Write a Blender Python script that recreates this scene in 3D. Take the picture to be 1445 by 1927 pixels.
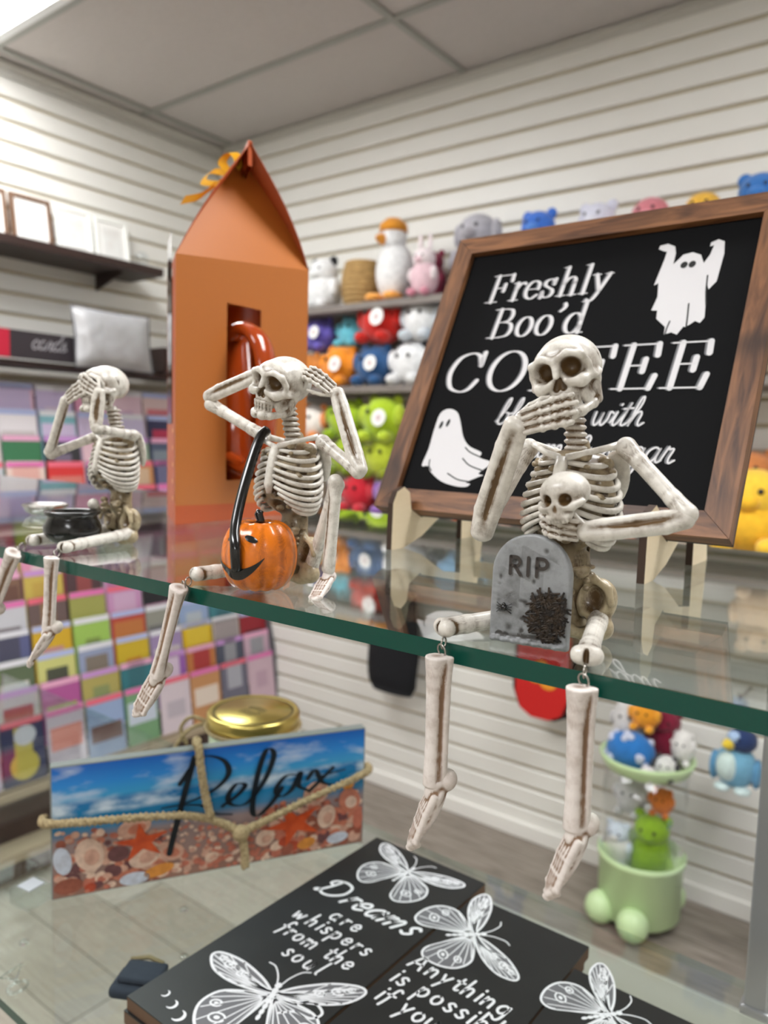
import bpy, bmesh, math, random
import numpy as np
from mathutils import Vector, Matrix, Euler

for o in list(bpy.data.objects):
    bpy.data.objects.remove(o, do_unlink=True)
SC = bpy.context.scene
COL = SC.collection
E = 1.5                      # eye height above the floor, metres
RX, RY, RZ = 3.0, -3.2, 2.8  # far side walls and ceiling height of the shop
rnd = random.Random(11)

# ------------------------------------------------------------------ camera
cam_data = bpy.data.cameras.new('camera')
cam = bpy.data.objects.new('camera', cam_data)
COL.objects.link(cam)
cam.matrix_world = Matrix(((0.79287777, -0.07855845, 0.6042958, 0.0),
                           (0.60877058, 0.05774739, -0.79124182, 0.0),
                           (0.02726223, 0.99523555, 0.0936107, E),
                           (0, 0, 0, 1)))
cam_data.sensor_fit = 'VERTICAL'
cam_data.sensor_height = 36.0
cam_data.sensor_width = 27.0
cam_data.lens = 1450.0 / 1927.0 * 36.0
cam_data.clip_start = 0.02
cam_data.dof.use_dof = True
cam_data.dof.focus_distance = 0.37
cam_data.dof.aperture_fstop = 9.0
SC.camera = cam

# ------------------------------------------------------------------ world and exposure
world = bpy.data.worlds.new('world')
SC.world = world
world.use_nodes = True
world.node_tree.nodes['Background'].inputs[0].default_value = (1.0, 0.98, 0.95, 1)
world.node_tree.nodes['Background'].inputs[1].default_value = 0.02
SC.view_settings.view_transform = 'Standard'
SC.view_settings.look = 'None'
SC.view_settings.gamma = 1.0
SC.view_settings.use_curve_mapping = False
SC.view_settings.exposure = 0.36
LIGHT = 15.0                 # radiance of the ceiling light diffusers

# ------------------------------------------------------------------ materials
def S(r, g, b):
    f = lambda c: (c / 255 / 12.92) if c <= 10.3 else ((c / 255 + 0.055) / 1.055) ** 2.4
    return (f(r), f(g), f(b), 1)

def mat(name, col, rough=0.5, metal=0.0, spec=0.5, coat=0.0, noise=None, bump=None,
        trans=0.0, ior=1.45, emit=0.0, alpha=1.0, sheen=0.0, stretch=None):
    m = bpy.data.materials.new(name)
    m.use_nodes = True
    nt = m.node_tree
    b = nt.nodes['Principled BSDF']
    b.inputs['Base Color'].default_value = col
    b.inputs['Roughness'].default_value = rough
    b.inputs['Metallic'].default_value = metal
    b.inputs['Specular IOR Level'].default_value = spec
    b.inputs['Coat Weight'].default_value = coat
    b.inputs['Coat Roughness'].default_value = 0.08
    b.inputs['Transmission Weight'].default_value = trans
    b.inputs['IOR'].default_value = ior
    b.inputs['Alpha'].default_value = alpha
    b.inputs['Sheen Weight'].default_value = sheen
    if emit:
        b.inputs['Emission Color'].default_value = col
        b.inputs['Emission Strength'].default_value = emit
    if noise or bump:
        tc = nt.nodes.new('ShaderNodeTexCoord')
        mp = nt.nodes.new('ShaderNodeMapping')
        nt.links.new(tc.outputs['Object'], mp.inputs[0])
        if stretch:
            mp.inputs['Scale'].default_value = stretch
    if noise:
        sc, amt, col2 = noise
        n = nt.nodes.new('ShaderNodeTexNoise')
        n.inputs['Scale'].default_value = sc
        n.inputs['Detail'].default_value = 5
        nt.links.new(mp.outputs[0], n.inputs[0])
        r = nt.nodes.new('ShaderNodeMapRange')
        r.inputs[1].default_value = 0.38
        r.inputs[2].default_value = 0.68
        r.inputs[4].default_value = amt
        nt.links.new(n.outputs[0], r.inputs[0])
        mx = nt.nodes.new('ShaderNodeMix')
        mx.data_type = 'RGBA'
        mx.inputs[6].default_value = col
        mx.inputs[7].default_value = col2
        nt.links.new(r.outputs[0], mx.inputs[0])
        nt.links.new(mx.outputs[2], b.inputs['Base Color'])
    if bump:
        sc, st, dist = bump
        n2 = nt.nodes.new('ShaderNodeTexNoise')
        n2.inputs['Scale'].default_value = sc
        n2.inputs['Detail'].default_value = 4
        nt.links.new(mp.outputs[0], n2.inputs[0])
        bp = nt.nodes.new('ShaderNodeBump')
        bp.inputs['Strength'].default_value = st
        bp.inputs['Distance'].default_value = dist
        nt.links.new(n2.outputs[0], bp.inputs['Height'])
        nt.links.new(bp.outputs[0], b.inputs['Normal'])
    return m

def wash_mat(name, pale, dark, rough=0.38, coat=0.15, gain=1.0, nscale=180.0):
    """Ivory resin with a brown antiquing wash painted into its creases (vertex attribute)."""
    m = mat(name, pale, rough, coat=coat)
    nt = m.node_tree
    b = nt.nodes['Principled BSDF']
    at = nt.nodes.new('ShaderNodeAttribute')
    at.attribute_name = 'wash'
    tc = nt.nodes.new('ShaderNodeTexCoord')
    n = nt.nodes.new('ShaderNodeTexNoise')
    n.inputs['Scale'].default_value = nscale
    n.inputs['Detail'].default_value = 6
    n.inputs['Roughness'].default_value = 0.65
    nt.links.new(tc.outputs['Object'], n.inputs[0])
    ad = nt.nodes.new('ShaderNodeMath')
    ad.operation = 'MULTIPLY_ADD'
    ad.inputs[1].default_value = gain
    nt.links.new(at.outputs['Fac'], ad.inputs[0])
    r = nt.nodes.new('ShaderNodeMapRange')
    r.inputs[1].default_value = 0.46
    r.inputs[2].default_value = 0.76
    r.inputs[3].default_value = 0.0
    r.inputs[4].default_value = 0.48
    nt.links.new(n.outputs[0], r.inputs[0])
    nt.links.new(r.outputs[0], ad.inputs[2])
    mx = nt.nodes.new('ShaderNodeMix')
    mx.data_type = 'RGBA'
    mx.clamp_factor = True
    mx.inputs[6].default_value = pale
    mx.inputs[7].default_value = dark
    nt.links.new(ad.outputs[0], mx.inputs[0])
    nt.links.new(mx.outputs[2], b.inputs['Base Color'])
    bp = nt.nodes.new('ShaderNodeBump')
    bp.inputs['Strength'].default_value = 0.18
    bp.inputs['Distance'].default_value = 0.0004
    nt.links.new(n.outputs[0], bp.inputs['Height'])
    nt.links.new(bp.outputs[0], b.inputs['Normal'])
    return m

def wood_mat(name, c1, c2, scale=30, axis=0, rough=0.45, knots=True):
    m = mat(name, c1, rough)
    nt = m.node_tree
    b = nt.nodes['Principled BSDF']
    tc = nt.nodes.new('ShaderNodeTexCoord')
    mp = nt.nodes.new('ShaderNodeMapping')
    sc = [scale * 6] * 3
    sc[axis] = scale * 0.7
    mp.inputs['Scale'].default_value = sc
    nt.links.new(tc.outputs['Object'], mp.inputs[0])
    n = nt.nodes.new('ShaderNodeTexNoise')
    n.inputs['Scale'].default_value = 1.0
    n.inputs['Detail'].default_value = 7
    n.inputs['Distortion'].default_value = 1.2
    nt.links.new(mp.outputs[0], n.inputs[0])
    r = nt.nodes.new('ShaderNodeValToRGB')
    r.color_ramp.elements[0].position = 0.33
    r.color_ramp.elements[0].color = c1
    r.color_ramp.elements[1].position = 0.66
    r.color_ramp.elements[1].color = c2
    nt.links.new(n.outputs[0], r.inputs[0])
    out = r.outputs[0]
    if knots:
        k = nt.nodes.new('ShaderNodeTexNoise')
        k.inputs['Scale'].default_value = scale * 0.9
        k.inputs['Detail'].default_value = 1
        nt.links.new(tc.outputs['Object'], k.inputs[0])
        kr = nt.nodes.new('ShaderNodeMapRange')
        kr.inputs[1].default_value = 0.58
        kr.inputs[2].default_value = 0.70
        kr.inputs[4].default_value = 0.75
        nt.links.new(k.outputs[0], kr.inputs[0])
        mx = nt.nodes.new('ShaderNodeMix')
        mx.data_type = 'RGBA'
        mx.inputs[7].default_value = (c1[0] * .35, c1[1] * .33, c1[2] * .3, 1)
        nt.links.new(kr.outputs[0], mx.inputs[0])
        nt.links.new(out, mx.inputs[6])
        out = mx.outputs[2]
    nt.links.new(out, b.inputs['Base Color'])
    return m

def glass_sheet(name, tint, rough=0.0, ior=1.5, refl=1.0, power=5.0):
    """Face of a thin clear sheet: lets light straight through and mirrors by Fresnel."""
    m = bpy.data.materials.new(name)
    m.use_nodes = True
    nt = m.node_tree
    nt.nodes.remove(nt.nodes['Principled BSDF'])
    out = nt.nodes['Material Output']
    tr = nt.nodes.new('ShaderNodeBsdfTransparent')
    tr.inputs[0].default_value = tint
    gl = nt.nodes.new('ShaderNodeBsdfGlossy')
    gl.inputs['Roughness'].default_value = rough
    gl.inputs['Color'].default_value = (refl, refl, refl, 1)
    lw = nt.nodes.new('ShaderNodeLayerWeight')
    lw.inputs['Blend'].default_value = 0.5
    mx = nt.nodes.new('ShaderNodeMixShader')
    # Schlick: F0 + (1-F0)*(1-cos)^5 from the facing value, valid from both sides
    pw = nt.nodes.new('ShaderNodeMath'); pw.operation = 'POWER'; pw.inputs[1].default_value = power
    nt.links.new(lw.outputs['Facing'], pw.inputs[0])
    ma = nt.nodes.new('ShaderNodeMath'); ma.operation = 'MULTIPLY_ADD'
    f0 = ((ior - 1) / (ior + 1)) ** 2
    ma.inputs[1].default_value = 1 - f0
    ma.inputs[2].default_value = f0
    nt.links.new(pw.outputs[0], ma.inputs[0])
    nt.links.new(ma.outputs[0], mx.inputs[0])
    nt.links.new(tr.outputs[0], mx.inputs[1])
    nt.links.new(gl.outputs[0], mx.inputs[2])
    nt.links.new(mx.outputs[0], out.inputs[0])
    return m

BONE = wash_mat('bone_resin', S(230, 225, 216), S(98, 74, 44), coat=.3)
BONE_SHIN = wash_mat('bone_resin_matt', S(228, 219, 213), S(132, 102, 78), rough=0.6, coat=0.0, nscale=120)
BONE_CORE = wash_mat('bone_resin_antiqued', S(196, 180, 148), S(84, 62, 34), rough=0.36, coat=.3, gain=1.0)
METAL = mat('steel_wire', S(170, 165, 158), 0.25, 1.0)
BLACK_GLOSS = mat('black_enamel', S(14, 14, 15), 0.22, coat=0.5)
WHITE_SLAT = mat('slatwall_white', S(232, 230, 224), 0.38, noise=(3.0, .12, S(222, 218, 208)))
GROOVE = mat('slat_groove', S(196, 182, 150), 0.6)
CEIL = mat('ceiling_board', S(196, 190, 186), 0.9, noise=(60, .25, S(180, 174, 170)), bump=(250, .25, .002))
TBAR = mat('ceiling_grid', S(158, 158, 152), 0.5)
DARKWOOD = mat('dark_brown_board', S(52, 36, 32), 0.45, noise=(20, .5, S(38, 26, 22)), stretch=(1, 1, 8))

# ------------------------------------------------------------------ mesh helpers
def link(o, parent=None):
    COL.objects.link(o)
    if parent is not None:
        o.parent = parent
    return o

def raw(name, V, F, m, parent=None, smooth=False):
    me = bpy.data.meshes.new(name)
    me.from_pydata([tuple(v) for v in V], [], F)
    if m is not None:
        me.materials.append(m)
    if smooth:
        me.polygons.foreach_set('use_smooth', [True] * len(me.polygons))
    me.update()
    return link(bpy.data.objects.new(name, me), parent)

def catmull(P, n=6, closed=False):
    P = [Vector(p) for p in P]
    if len(P) < 3:
        return [P[0].lerp(P[-1], i / n) for i in range(n + 1)]
    out = []
    N = len(P)
    segs = N if closed else N - 1
    for i in range(segs):
        p1, p2 = P[i], P[(i + 1) % N]
        p0 = P[i - 1] if (i > 0 or closed) else p1 * 2 - p2
        p3 = P[(i + 2) % N] if (i + 2 < N or closed) else p2 * 2 - p1
        for k in range(n):
            t = k / n
            out.append(0.5 * ((2 * p1) + (p2 - p0) * t + (2 * p0 - 5 * p1 + 4 * p2 - p3) * t * t + (3 * p1 - p0 - 3 * p2 + p3) * t ** 3))
    if not closed:
        out.append(P[-1])
    return out

class MB:
    def __init__(s):
        s.V = []; s.F = []
    def add(s, V, F, M=None):
        k = len(s.V)
        s.V += [tuple(M @ Vector(v)) for v in V] if M is not None else [tuple(v) for v in V]
        s.F += [tuple(i + k for i in f) for f in F]
        return s
    def box(s, c, d, M=None, bev=0.0):
        x, y, z = [v / 2 for v in d]
        if bev:
            bm = bmesh.new()
            bmesh.ops.create_cube(bm, size=1.0)
            for v in bm.verts:
                v.co = Vector((v.co.x * d[0] + c[0], v.co.y * d[1] + c[1], v.co.z * d[2] + c[2]))
            bmesh.ops.bevel(bm, geom=bm.edges[:], offset=bev, segments=2, profile=.5, affect='EDGES')
            bm.verts.index_update()
            s.add([v.co[:] for v in bm.verts], [[v.index for v in f.verts] for f in bm.faces], M)
            bm.free()
            return s
        V = [(c[0] + a * x, c[1] + b * y, c[2] + e * z) for a in (-1, 1) for b in (-1, 1) for e in (-1, 1)]
        return s.add(V, [(0, 1, 3, 2), (4, 6, 7, 5), (0, 4, 5, 1), (2, 3, 7, 6), (0, 2, 6, 4), (1, 5, 7, 3)], M)
    def ball(s, c, r, n=16, m=10, M=None):
        if not hasattr(r, '__len__'):
            r = (r, r, r)
        V = [(c[0], c[1], c[2] - r[2])]
        for j in range(1, m):
            ph = -math.pi / 2 + math.pi * j / m
            for i in range(n):
                th = 2 * math.pi * i / n
                V.append((c[0] + r[0] * math.cos(ph) * math.cos(th), c[1] + r[1] * math.cos(ph) * math.sin(th), c[2] + r[2] * math.sin(ph)))
        V.append((c[0], c[1], c[2] + r[2]))
        F = [(0, 1 + (i + 1) % n, 1 + i) for i in range(n)]
        for j in range(m - 2):
            a = 1 + j * n
            F += [(a + i, a + (i + 1) % n, a + n + (i + 1) % n, a + n + i) for i in range(n)]
        a = 1 + (m - 2) * n
        F += [(a + i, a + (i + 1) % n, len(V) - 1) for i in range(n)]
        return s.add(V, F, M)
    def lathe(s, prof, n=32, c=(0, 0, 0), M=None, lobes=None):
        V = []; F = []
        for (r, z) in prof:
            for i in range(n):
                th = 2 * math.pi * i / n
                rr = r * (lobes(th) if lobes else 1)
                V.append((c[0] + rr * math.cos(th), c[1] + rr * math.sin(th), c[2] + z))
        for j in range(len(prof) - 1):
            F += [(j * n + i, j * n + (i + 1) % n, (j + 1) * n + (i + 1) % n, (j + 1) * n + i) for i in range(n)]
        if prof[0][0] > 1e-6:
            F.append(tuple(range(n))[::-1])
        if prof[-1][0] > 1e-6:
            k = (len(prof) - 1) * n
            F.append(tuple(range(k, k + n)))
        return s.add(V, F, M)
    def tube(s, P, r, n=8, closed=False, M=None, flat=1.0):
        P = [Vector(p) for p in P]
        N = len(P)
        R = [r] * N if not hasattr(r, '__len__') else r
        V = []; F = []
        ref = None
        for i in range(N):
            t = (P[(i + 1) % N] - P[i - 1]) if closed else (P[min(i + 1, N - 1)] - P[max(i - 1, 0)])
            t.normalize()
            if ref is None:
                ref = t.orthogonal().normalized()
            ref = (ref - t * ref.dot(t)).normalized()
            b = t.cross(ref)
            for k in range(n):
                a = 2 * math.pi * k / n
                V.append(P[i] + (ref * math.cos(a) + b * math.sin(a) * flat) * R[i])
        for i in range(N if closed else N - 1):
            j = (i + 1) % N
            F += [(i * n + k, i * n + (k + 1) % n, j * n + (k + 1) % n, j * n + k) for k in range(n)]
        if not closed:
            F.append(tuple(range(n))[::-1]); F.append(tuple(range((N - 1) * n, N * n)))
        return s.add(V, F, M)
    def prism(s, poly, t, axis='y', at=0.0, M=None):
        """polygon in the plane across `axis`, thickness t centred on `at`"""
        n = len(poly)
        def p3(a, b, h):
            return {'x': (h, a, b), 'y': (a, h, b), 'z': (a, b, h)}[axis]
        V = [p3(a, b, at - t / 2) for a, b in poly] + [p3(a, b, at + t / 2) for a, b in poly]
        F = [tuple(range(n))[::-1], tuple(range(n, 2 * n))] + [(i, (i + 1) % n, n + (i + 1) % n, n + i) for i in range(n)]
        return s.add(V, F, M)
    def ribbon(s, P, w, put):
        """flat stroke along 2-D points P; w = width or f(dir angle, t); put maps (u,v) to 3-D"""
        P = [Vector((p[0], p[1])) for p in P]
        N = len(P)
        if N < 2:
            return s
        L = []; Rr = []
        for i in range(N):
            t = P[min(i + 1, N - 1)] - P[max(i - 1, 0)]
            if t.length < 1e-9:
                t = Vector((1, 0))
            t.normalize()
            ww = w(math.atan2(t.y, t.x), i / (N - 1)) if callable(w) else w
            nn = Vector((-t.y, t.x)) * ww / 2
            L.append(P[i] + nn); Rr.append(P[i] - nn)
            if i in (0, N - 1):
                # rounded cap as a small fan
                sgn = -1 if i == 0 else 1
                cap = [P[i] + nn * math.cos(a) + t * sgn * ww / 2 * math.sin(a) for a in (0, .6, 1.2, math.pi / 2, 1.95, 2.55, math.pi)]
                s.add([put(c.x, c.y) for c in cap], [tuple(range(7)) if i else tuple(range(7))[::-1]])
        s.add([put(a.x, a.y) for a in L] + [put(a.x, a.y) for a in Rr],
              [(i, N + i, N + i + 1, i + 1) for i in range(N - 1)])
        return s
    def build(s, name, m, parent=None, smooth=False):
        return raw(name, s.V, s.F, m, parent, smooth)

def thing(name, label, cat, loc=(0, 0, 0), rot=(0, 0, 0), group=None):
    o = bpy.data.objects.new(name, None)
    o.empty_display_size = 0.01
    COL.objects.link(o)
    o.location = loc
    o.rotation_euler = rot
    return tag(o, label, cat, group)

def tag(o, label, cat, group=None):
    assert 4 <= len(label.split()) <= 16, label
    o['label'] = label
    o['category'] = cat
    if group:
        o['group'] = group
    return o

def struct(o):
    o['kind'] = 'structure'
    return o

def inst(src, parent=None, loc=None, rot=None, m=None, name=None):
    c = src.copy()
    COL.objects.link(c)
    if parent is not None:
        c.parent = parent
    if loc is not None:
        c.location = loc
    if rot is not None:
        c.rotation_euler = rot
    if m is not None:
        c.material_slots[0].link = 'OBJECT'
        c.material_slots[0].material = m
    return c

# ------------------------------------------------------------------ sculpting by distance field
class SDF:
    """smooth unions and cuts of simple solids on a grid, meshed by surface nets; units as given"""
    def __init__(s, lo, hi, h):
        s.h = h; s.lo = np.array(lo, float)
        n = np.ceil((np.array(hi) - s.lo) / h).astype(int) + 1
        s.D = np.full(n, 6 * h, np.float32)
        s.ax = [s.lo[i] + h * np.arange(n[i]) for i in range(3)]
    def win(s, lo, hi):
        sl = []
        for i in range(3):
            a = int(max(0, math.floor((lo[i] - s.lo[i]) / s.h))); b = int(min(len(s.ax[i]), math.ceil((hi[i] - s.lo[i]) / s.h) + 1))
            sl.append(slice(a, max(a, b)))
        X = s.ax[0][sl[0]][:, None, None]; Y = s.ax[1][sl[1]][None, :, None]; Z = s.ax[2][sl[2]][None, None, :]
        return tuple(sl), X, Y, Z
    def put(s, sl, d, k, cut):
        A = s.D[sl]
        if A.size == 0:
            return
        if cut:
            d = -d
            if k > 0:
                h = np.clip(0.5 - 0.5 * (A - d) / k, 0, 1); s.D[sl] = A * (1 - h) + d * h + k * h * (1 - h)
            else:
                s.D[sl] = np.maximum(A, d)
        else:
            if k > 0:
                h = np.clip(0.5 + 0.5 * (A - d) / k, 0, 1); s.D[sl] = A * (1 - h) + d * h - k * h * (1 - h)
            else:
                s.D[sl] = np.minimum(A, d)
    def cap(s, a, b, ra, rb=None, k=0.08, cut=False):
        rb = ra if rb is None else rb
        a = np.array(a, float); b = np.array(b, float); m = max(ra, rb) + k + 5 * s.h
        sl, X, Y, Z = s.win(np.minimum(a, b) - m, np.maximum(a, b) + m)
        d = b - a; L = max(d.dot(d), 1e-9)
        t = np.clip(((X - a[0]) * d[0] + (Y - a[1]) * d[1] + (Z - a[2]) * d[2]) / L, 0, 1)
        q = np.sqrt((X - a[0] - t * d[0]) ** 2 + (Y - a[1] - t * d[1]) ** 2 + (Z - a[2] - t * d[2]) ** 2) - (ra + (rb - ra) * t)
        s.put(sl, q.astype(np.float32), k, cut)
        return s
    def ell(s, c, r, k=0.1, cut=False, rot=None):
        c = np.array(c, float); r = np.array(r, float); m = r.max() + k + 5 * s.h
        sl, X, Y, Z = s.win(c - m, c + m)
        x, y, z = X - c[0], Y - c[1], Z - c[2]
        if rot is not None:
            Rm = np.array(Euler(rot).to_matrix().transposed())
            x, y, z = (Rm[i][0] * x + Rm[i][1] * y + Rm[i][2] * z for i in range(3))
        p = np.sqrt((x / r[0]) ** 2 + (y / r[1]) ** 2 + (z / r[2]) ** 2)
        g = np.sqrt((x / r[0] ** 2) ** 2 + (y / r[1] ** 2) ** 2 + (z / r[2] ** 2) ** 2) + 1e-6
        s.put(sl, (p * (p - 1) / g).astype(np.float32), k, cut)
        return s
    def chain(s, P, r, k=0.06, cut=False):
        for i in range(len(P) - 1):
            ra = r[i] if hasattr(r, '__len__') else r
            rb = r[i + 1] if hasattr(r, '__len__') else r
            s.cap(P[i], P[i + 1], ra, rb, k, cut)
        return s
    def above(s, z):
        s.D = np.maximum(s.D, (z - s.ax[2])[None, None, :].astype(np.float32))
        return s
    def mesh(s, name, scale=0.01, base=0.0, gain=1.0, blur=3, stain=()):
        h = s.h
        D = np.clip(s.D, -5 * h, 5 * h)
        n = D.shape
        Sg = D < 0
        cnt = sum(Sg[i:n[0] - 1 + i, j:n[1] - 1 + j, k:n[2] - 1 + k].astype(np.int8) for i in (0, 1) for j in (0, 1) for k in (0, 1))
        act = (cnt > 0) & (cnt < 8)
        ac = np.argwhere(act)
        idx = np.full(act.shape, -1, np.int64)
        idx[act] = np.arange(len(ac))
        acc = np.zeros((len(ac), 3)); num = np.zeros(len(ac))
        cor = [(i, j, k) for i in (0, 1) for j in (0, 1) for k in (0, 1)]
        for a in cor:
            for e in range(3):
                if a[e] == 0:
                    b = list(a); b[e] = 1
                    da = D[ac[:, 0] + a[0], ac[:, 1] + a[1], ac[:, 2] + a[2]]
                    db = D[ac[:, 0] + b[0], ac[:, 1] + b[1], ac[:, 2] + b[2]]
                    m = (da < 0) != (db < 0)
                    t = np.where(m, da / np.where(m, da - db, 1), 0)
                    p = np.tile(np.array(a, float), (len(ac), 1)); p[:, e] = t
                    acc[m] += p[m]; num[m] += 1
        pos = s.lo + h * (ac + acc / num[:, None])
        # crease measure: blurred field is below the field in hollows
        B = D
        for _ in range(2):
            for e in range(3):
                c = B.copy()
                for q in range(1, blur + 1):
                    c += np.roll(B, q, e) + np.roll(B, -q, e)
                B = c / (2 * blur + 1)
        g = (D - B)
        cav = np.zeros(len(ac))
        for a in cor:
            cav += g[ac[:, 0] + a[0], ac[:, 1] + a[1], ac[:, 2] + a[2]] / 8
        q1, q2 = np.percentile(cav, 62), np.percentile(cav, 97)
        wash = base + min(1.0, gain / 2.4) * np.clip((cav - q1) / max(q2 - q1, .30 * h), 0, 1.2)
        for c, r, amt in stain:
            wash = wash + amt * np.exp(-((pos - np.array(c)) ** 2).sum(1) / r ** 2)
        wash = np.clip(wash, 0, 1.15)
        faces = []
        for e in range(3):
            u, v = [(1, 2), (2, 0), (0, 1)][e]
            sh = list(n); sh[e] -= 1
            lo = [slice(0, n[i]) for i in range(3)]; hi = list(lo)
            lo[e] = slice(0, n[e] - 1); hi[e] = slice(1, n[e])
            A = Sg[tuple(lo)]; Bq = Sg[tuple(hi)]
            ch = np.argwhere(A != Bq)
            ok = (ch[:, u] > 0) & (ch[:, v] > 0) & (ch[:, u] < n[u] - 1) & (ch[:, v] < n[v] - 1)
            ch = ch[ok]
            inside = A[ch[:, 0], ch[:, 1], ch[:, 2]]
            q = []
            for du, dv in ((-1, -1), (0, -1), (0, 0), (-1, 0)):
                c = ch.copy(); c[:, u] += du; c[:, v] += dv
                q.append(idx[c[:, 0], c[:, 1], c[:, 2]])
            q = np.stack(q, 1)
            q[~inside] = q[~inside][:, ::-1]
            faces.append(q)
        faces = np.concatenate(faces)
        faces = faces[(faces >= 0).all(1)]
        me = bpy.data.meshes.new(name)
        me.vertices.add(len(pos))
        me.vertices.foreach_set('co', (pos * scale).astype(np.float32).ravel())
        me.loops.add(faces.size)
        me.loops.foreach_set('vertex_index', faces.astype(np.int32).ravel())
        me.polygons.add(len(faces))
        me.polygons.foreach_set('loop_start', np.arange(0, faces.size, 4, dtype=np.int32))
        me.polygons.foreach_set('use_smooth', np.ones(len(faces), bool))
        at = me.attributes.new('wash', 'FLOAT', 'POINT')
        at.data.foreach_set('value', wash.astype(np.float32))
        me.update(calc_edges=True)
        me.validate()
        return me

def place(me, m, parent, M=None, name=None):
    if not me.materials:
        me.materials.append(m)
    o = bpy.data.objects.new(name or me.name, me)
    link(o, parent)
    if M is not None:
        o.matrix_basis = M
    return o

def frame(origin, xdir, zhint, s=1.0):
    """matrix whose +X runs along xdir and whose +Z leans to zhint (origin in cm)"""
    x = Vector(xdir).normalized(); z = Vector(zhint); z = (z - x * z.dot(x)).normalized(); y = z.cross(x)
    M = Matrix((x, y, z)).transposed().to_4x4()
    return Matrix.Translation(Vector(origin) * 0.01) @ M @ Matrix.Scale(s, 4)

# ------------------------------------------------------------------ lettering (own stroke alphabets)
def arc(cx, cy, rx, ry, a0, a1, n=14):
    return [(cx + rx * math.cos(math.radians(a0 + (a1 - a0) * i / n)), cy + ry * math.sin(math.radians(a0 + (a1 - a0) * i / n))) for i in range(n + 1)]

SERIF = {   # cap height 1; L = straight strokes, C = curves
    'F': (.80, [[(.25, 0), (.25, 1)], [(.08, 1), (.76, 1)], [(.76, 1.0), (.78, .76)], [(.25, .52), (.58, .52)], [(.58, .65), (.58, .39)], [(.06, 0), (.46, 0)]], []),
    'B': (.88, [[(.25, 0), (.25, 1)], [(.06, 1), (.45, 1)], [(.06, 0), (.45, 0)], [(.25, .53), (.45, .53)]], [[(.45, 1), (.62, .95), (.69, .77), (.62, .59), (.45, .53)], [(.45, .53), (.70, .47), (.79, .26), (.70, .06), (.45, 0)]]),
    'C': (.95, [[(.84, .68), (.84, 1.0)]], [[(.84, .7), (.72, .93), (.5, 1.0), (.22, .87), (.09, .5), (.22, .13), (.5, 0), (.72, .06), (.87, .28)]]),
    'O': (1.02, [], [arc(.5, .5, .41, .5, 90, 450, 28)]),
    'E': (.86, [[(.25, 0), (.25, 1)], [(.06, 1), (.76, 1)], [(.76, 1), (.79, .74)], [(.25, .52), (.58, .52)], [(.58, .66), (.58, .38)], [(.06, 0), (.80, 0)], [(.80, 0), (.85, .28)]], []),
    'r': (.46, [[(.2, 0), (.2, .64)], [(.06, .64), (.2, .64)], [(.05, 0), (.36, 0)]], [[(.2, .38), (.28, .56), (.40, .64), (.47, .58)]]),
    'e': (.56, [[(.1, .35), (.49, .35)]], [[(.49, .35), (.47, .55), (.3, .65), (.14, .54), (.08, .32), (.14, .1), (.32, -.01), (.5, .12)]]),
    's': (.50, [[(.40, .46), (.41, .64)], [(.08, .2), (.07, .0)]], [[(.40, .5), (.34, .62), (.23, .65), (.11, .58), (.11, .45), (.24, .35), (.38, .26), (.42, .13), (.35, .02), (.23, -.01), (.12, .05), (.08, .18)]]),
    'h': (.68, [[(.2, 0), (.2, 1.02)], [(.06, 1.02), (.2, 1.02)], [(.06, 0), (.34, 0)], [(.55, 0), (.55, .45)], [(.42, 0), (.69, 0)]], [[(.2, .42), (.3, .59), (.43, .65), (.53, .57), (.55, .42)]]),
    'l': (.34, [[(.2, 0), (.2, 1.02)], [(.06, 1.02), (.2, 1.02)], [(.06, 0), (.34, 0)]], []),
    'y': (.60, [[(.12, .63), (.33, .04)], [(.0, .63), (.24, .63)], [(.40, .63), (.62, .63)]], [[(.53, .63), (.33, .04), (.2, -.24), (.08, -.30), (.03, -.24)]]),
    'o': (.60, [], [arc(.3, .32, .22, .33, 90, 450, 22)]),
    "'": (.26, [], [[(.14, 1.0), (.17, .92), (.12, .82), (.05, .76)]]),
    'd': (.66, [[(.52, 0), (.52, 1.02)], [(.38, 1.02), (.52, 1.02)], [(.52, 0), (.66, 0)]], [arc(.3, .32, .22, .33, 20, 340, 20)]),
}
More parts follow.
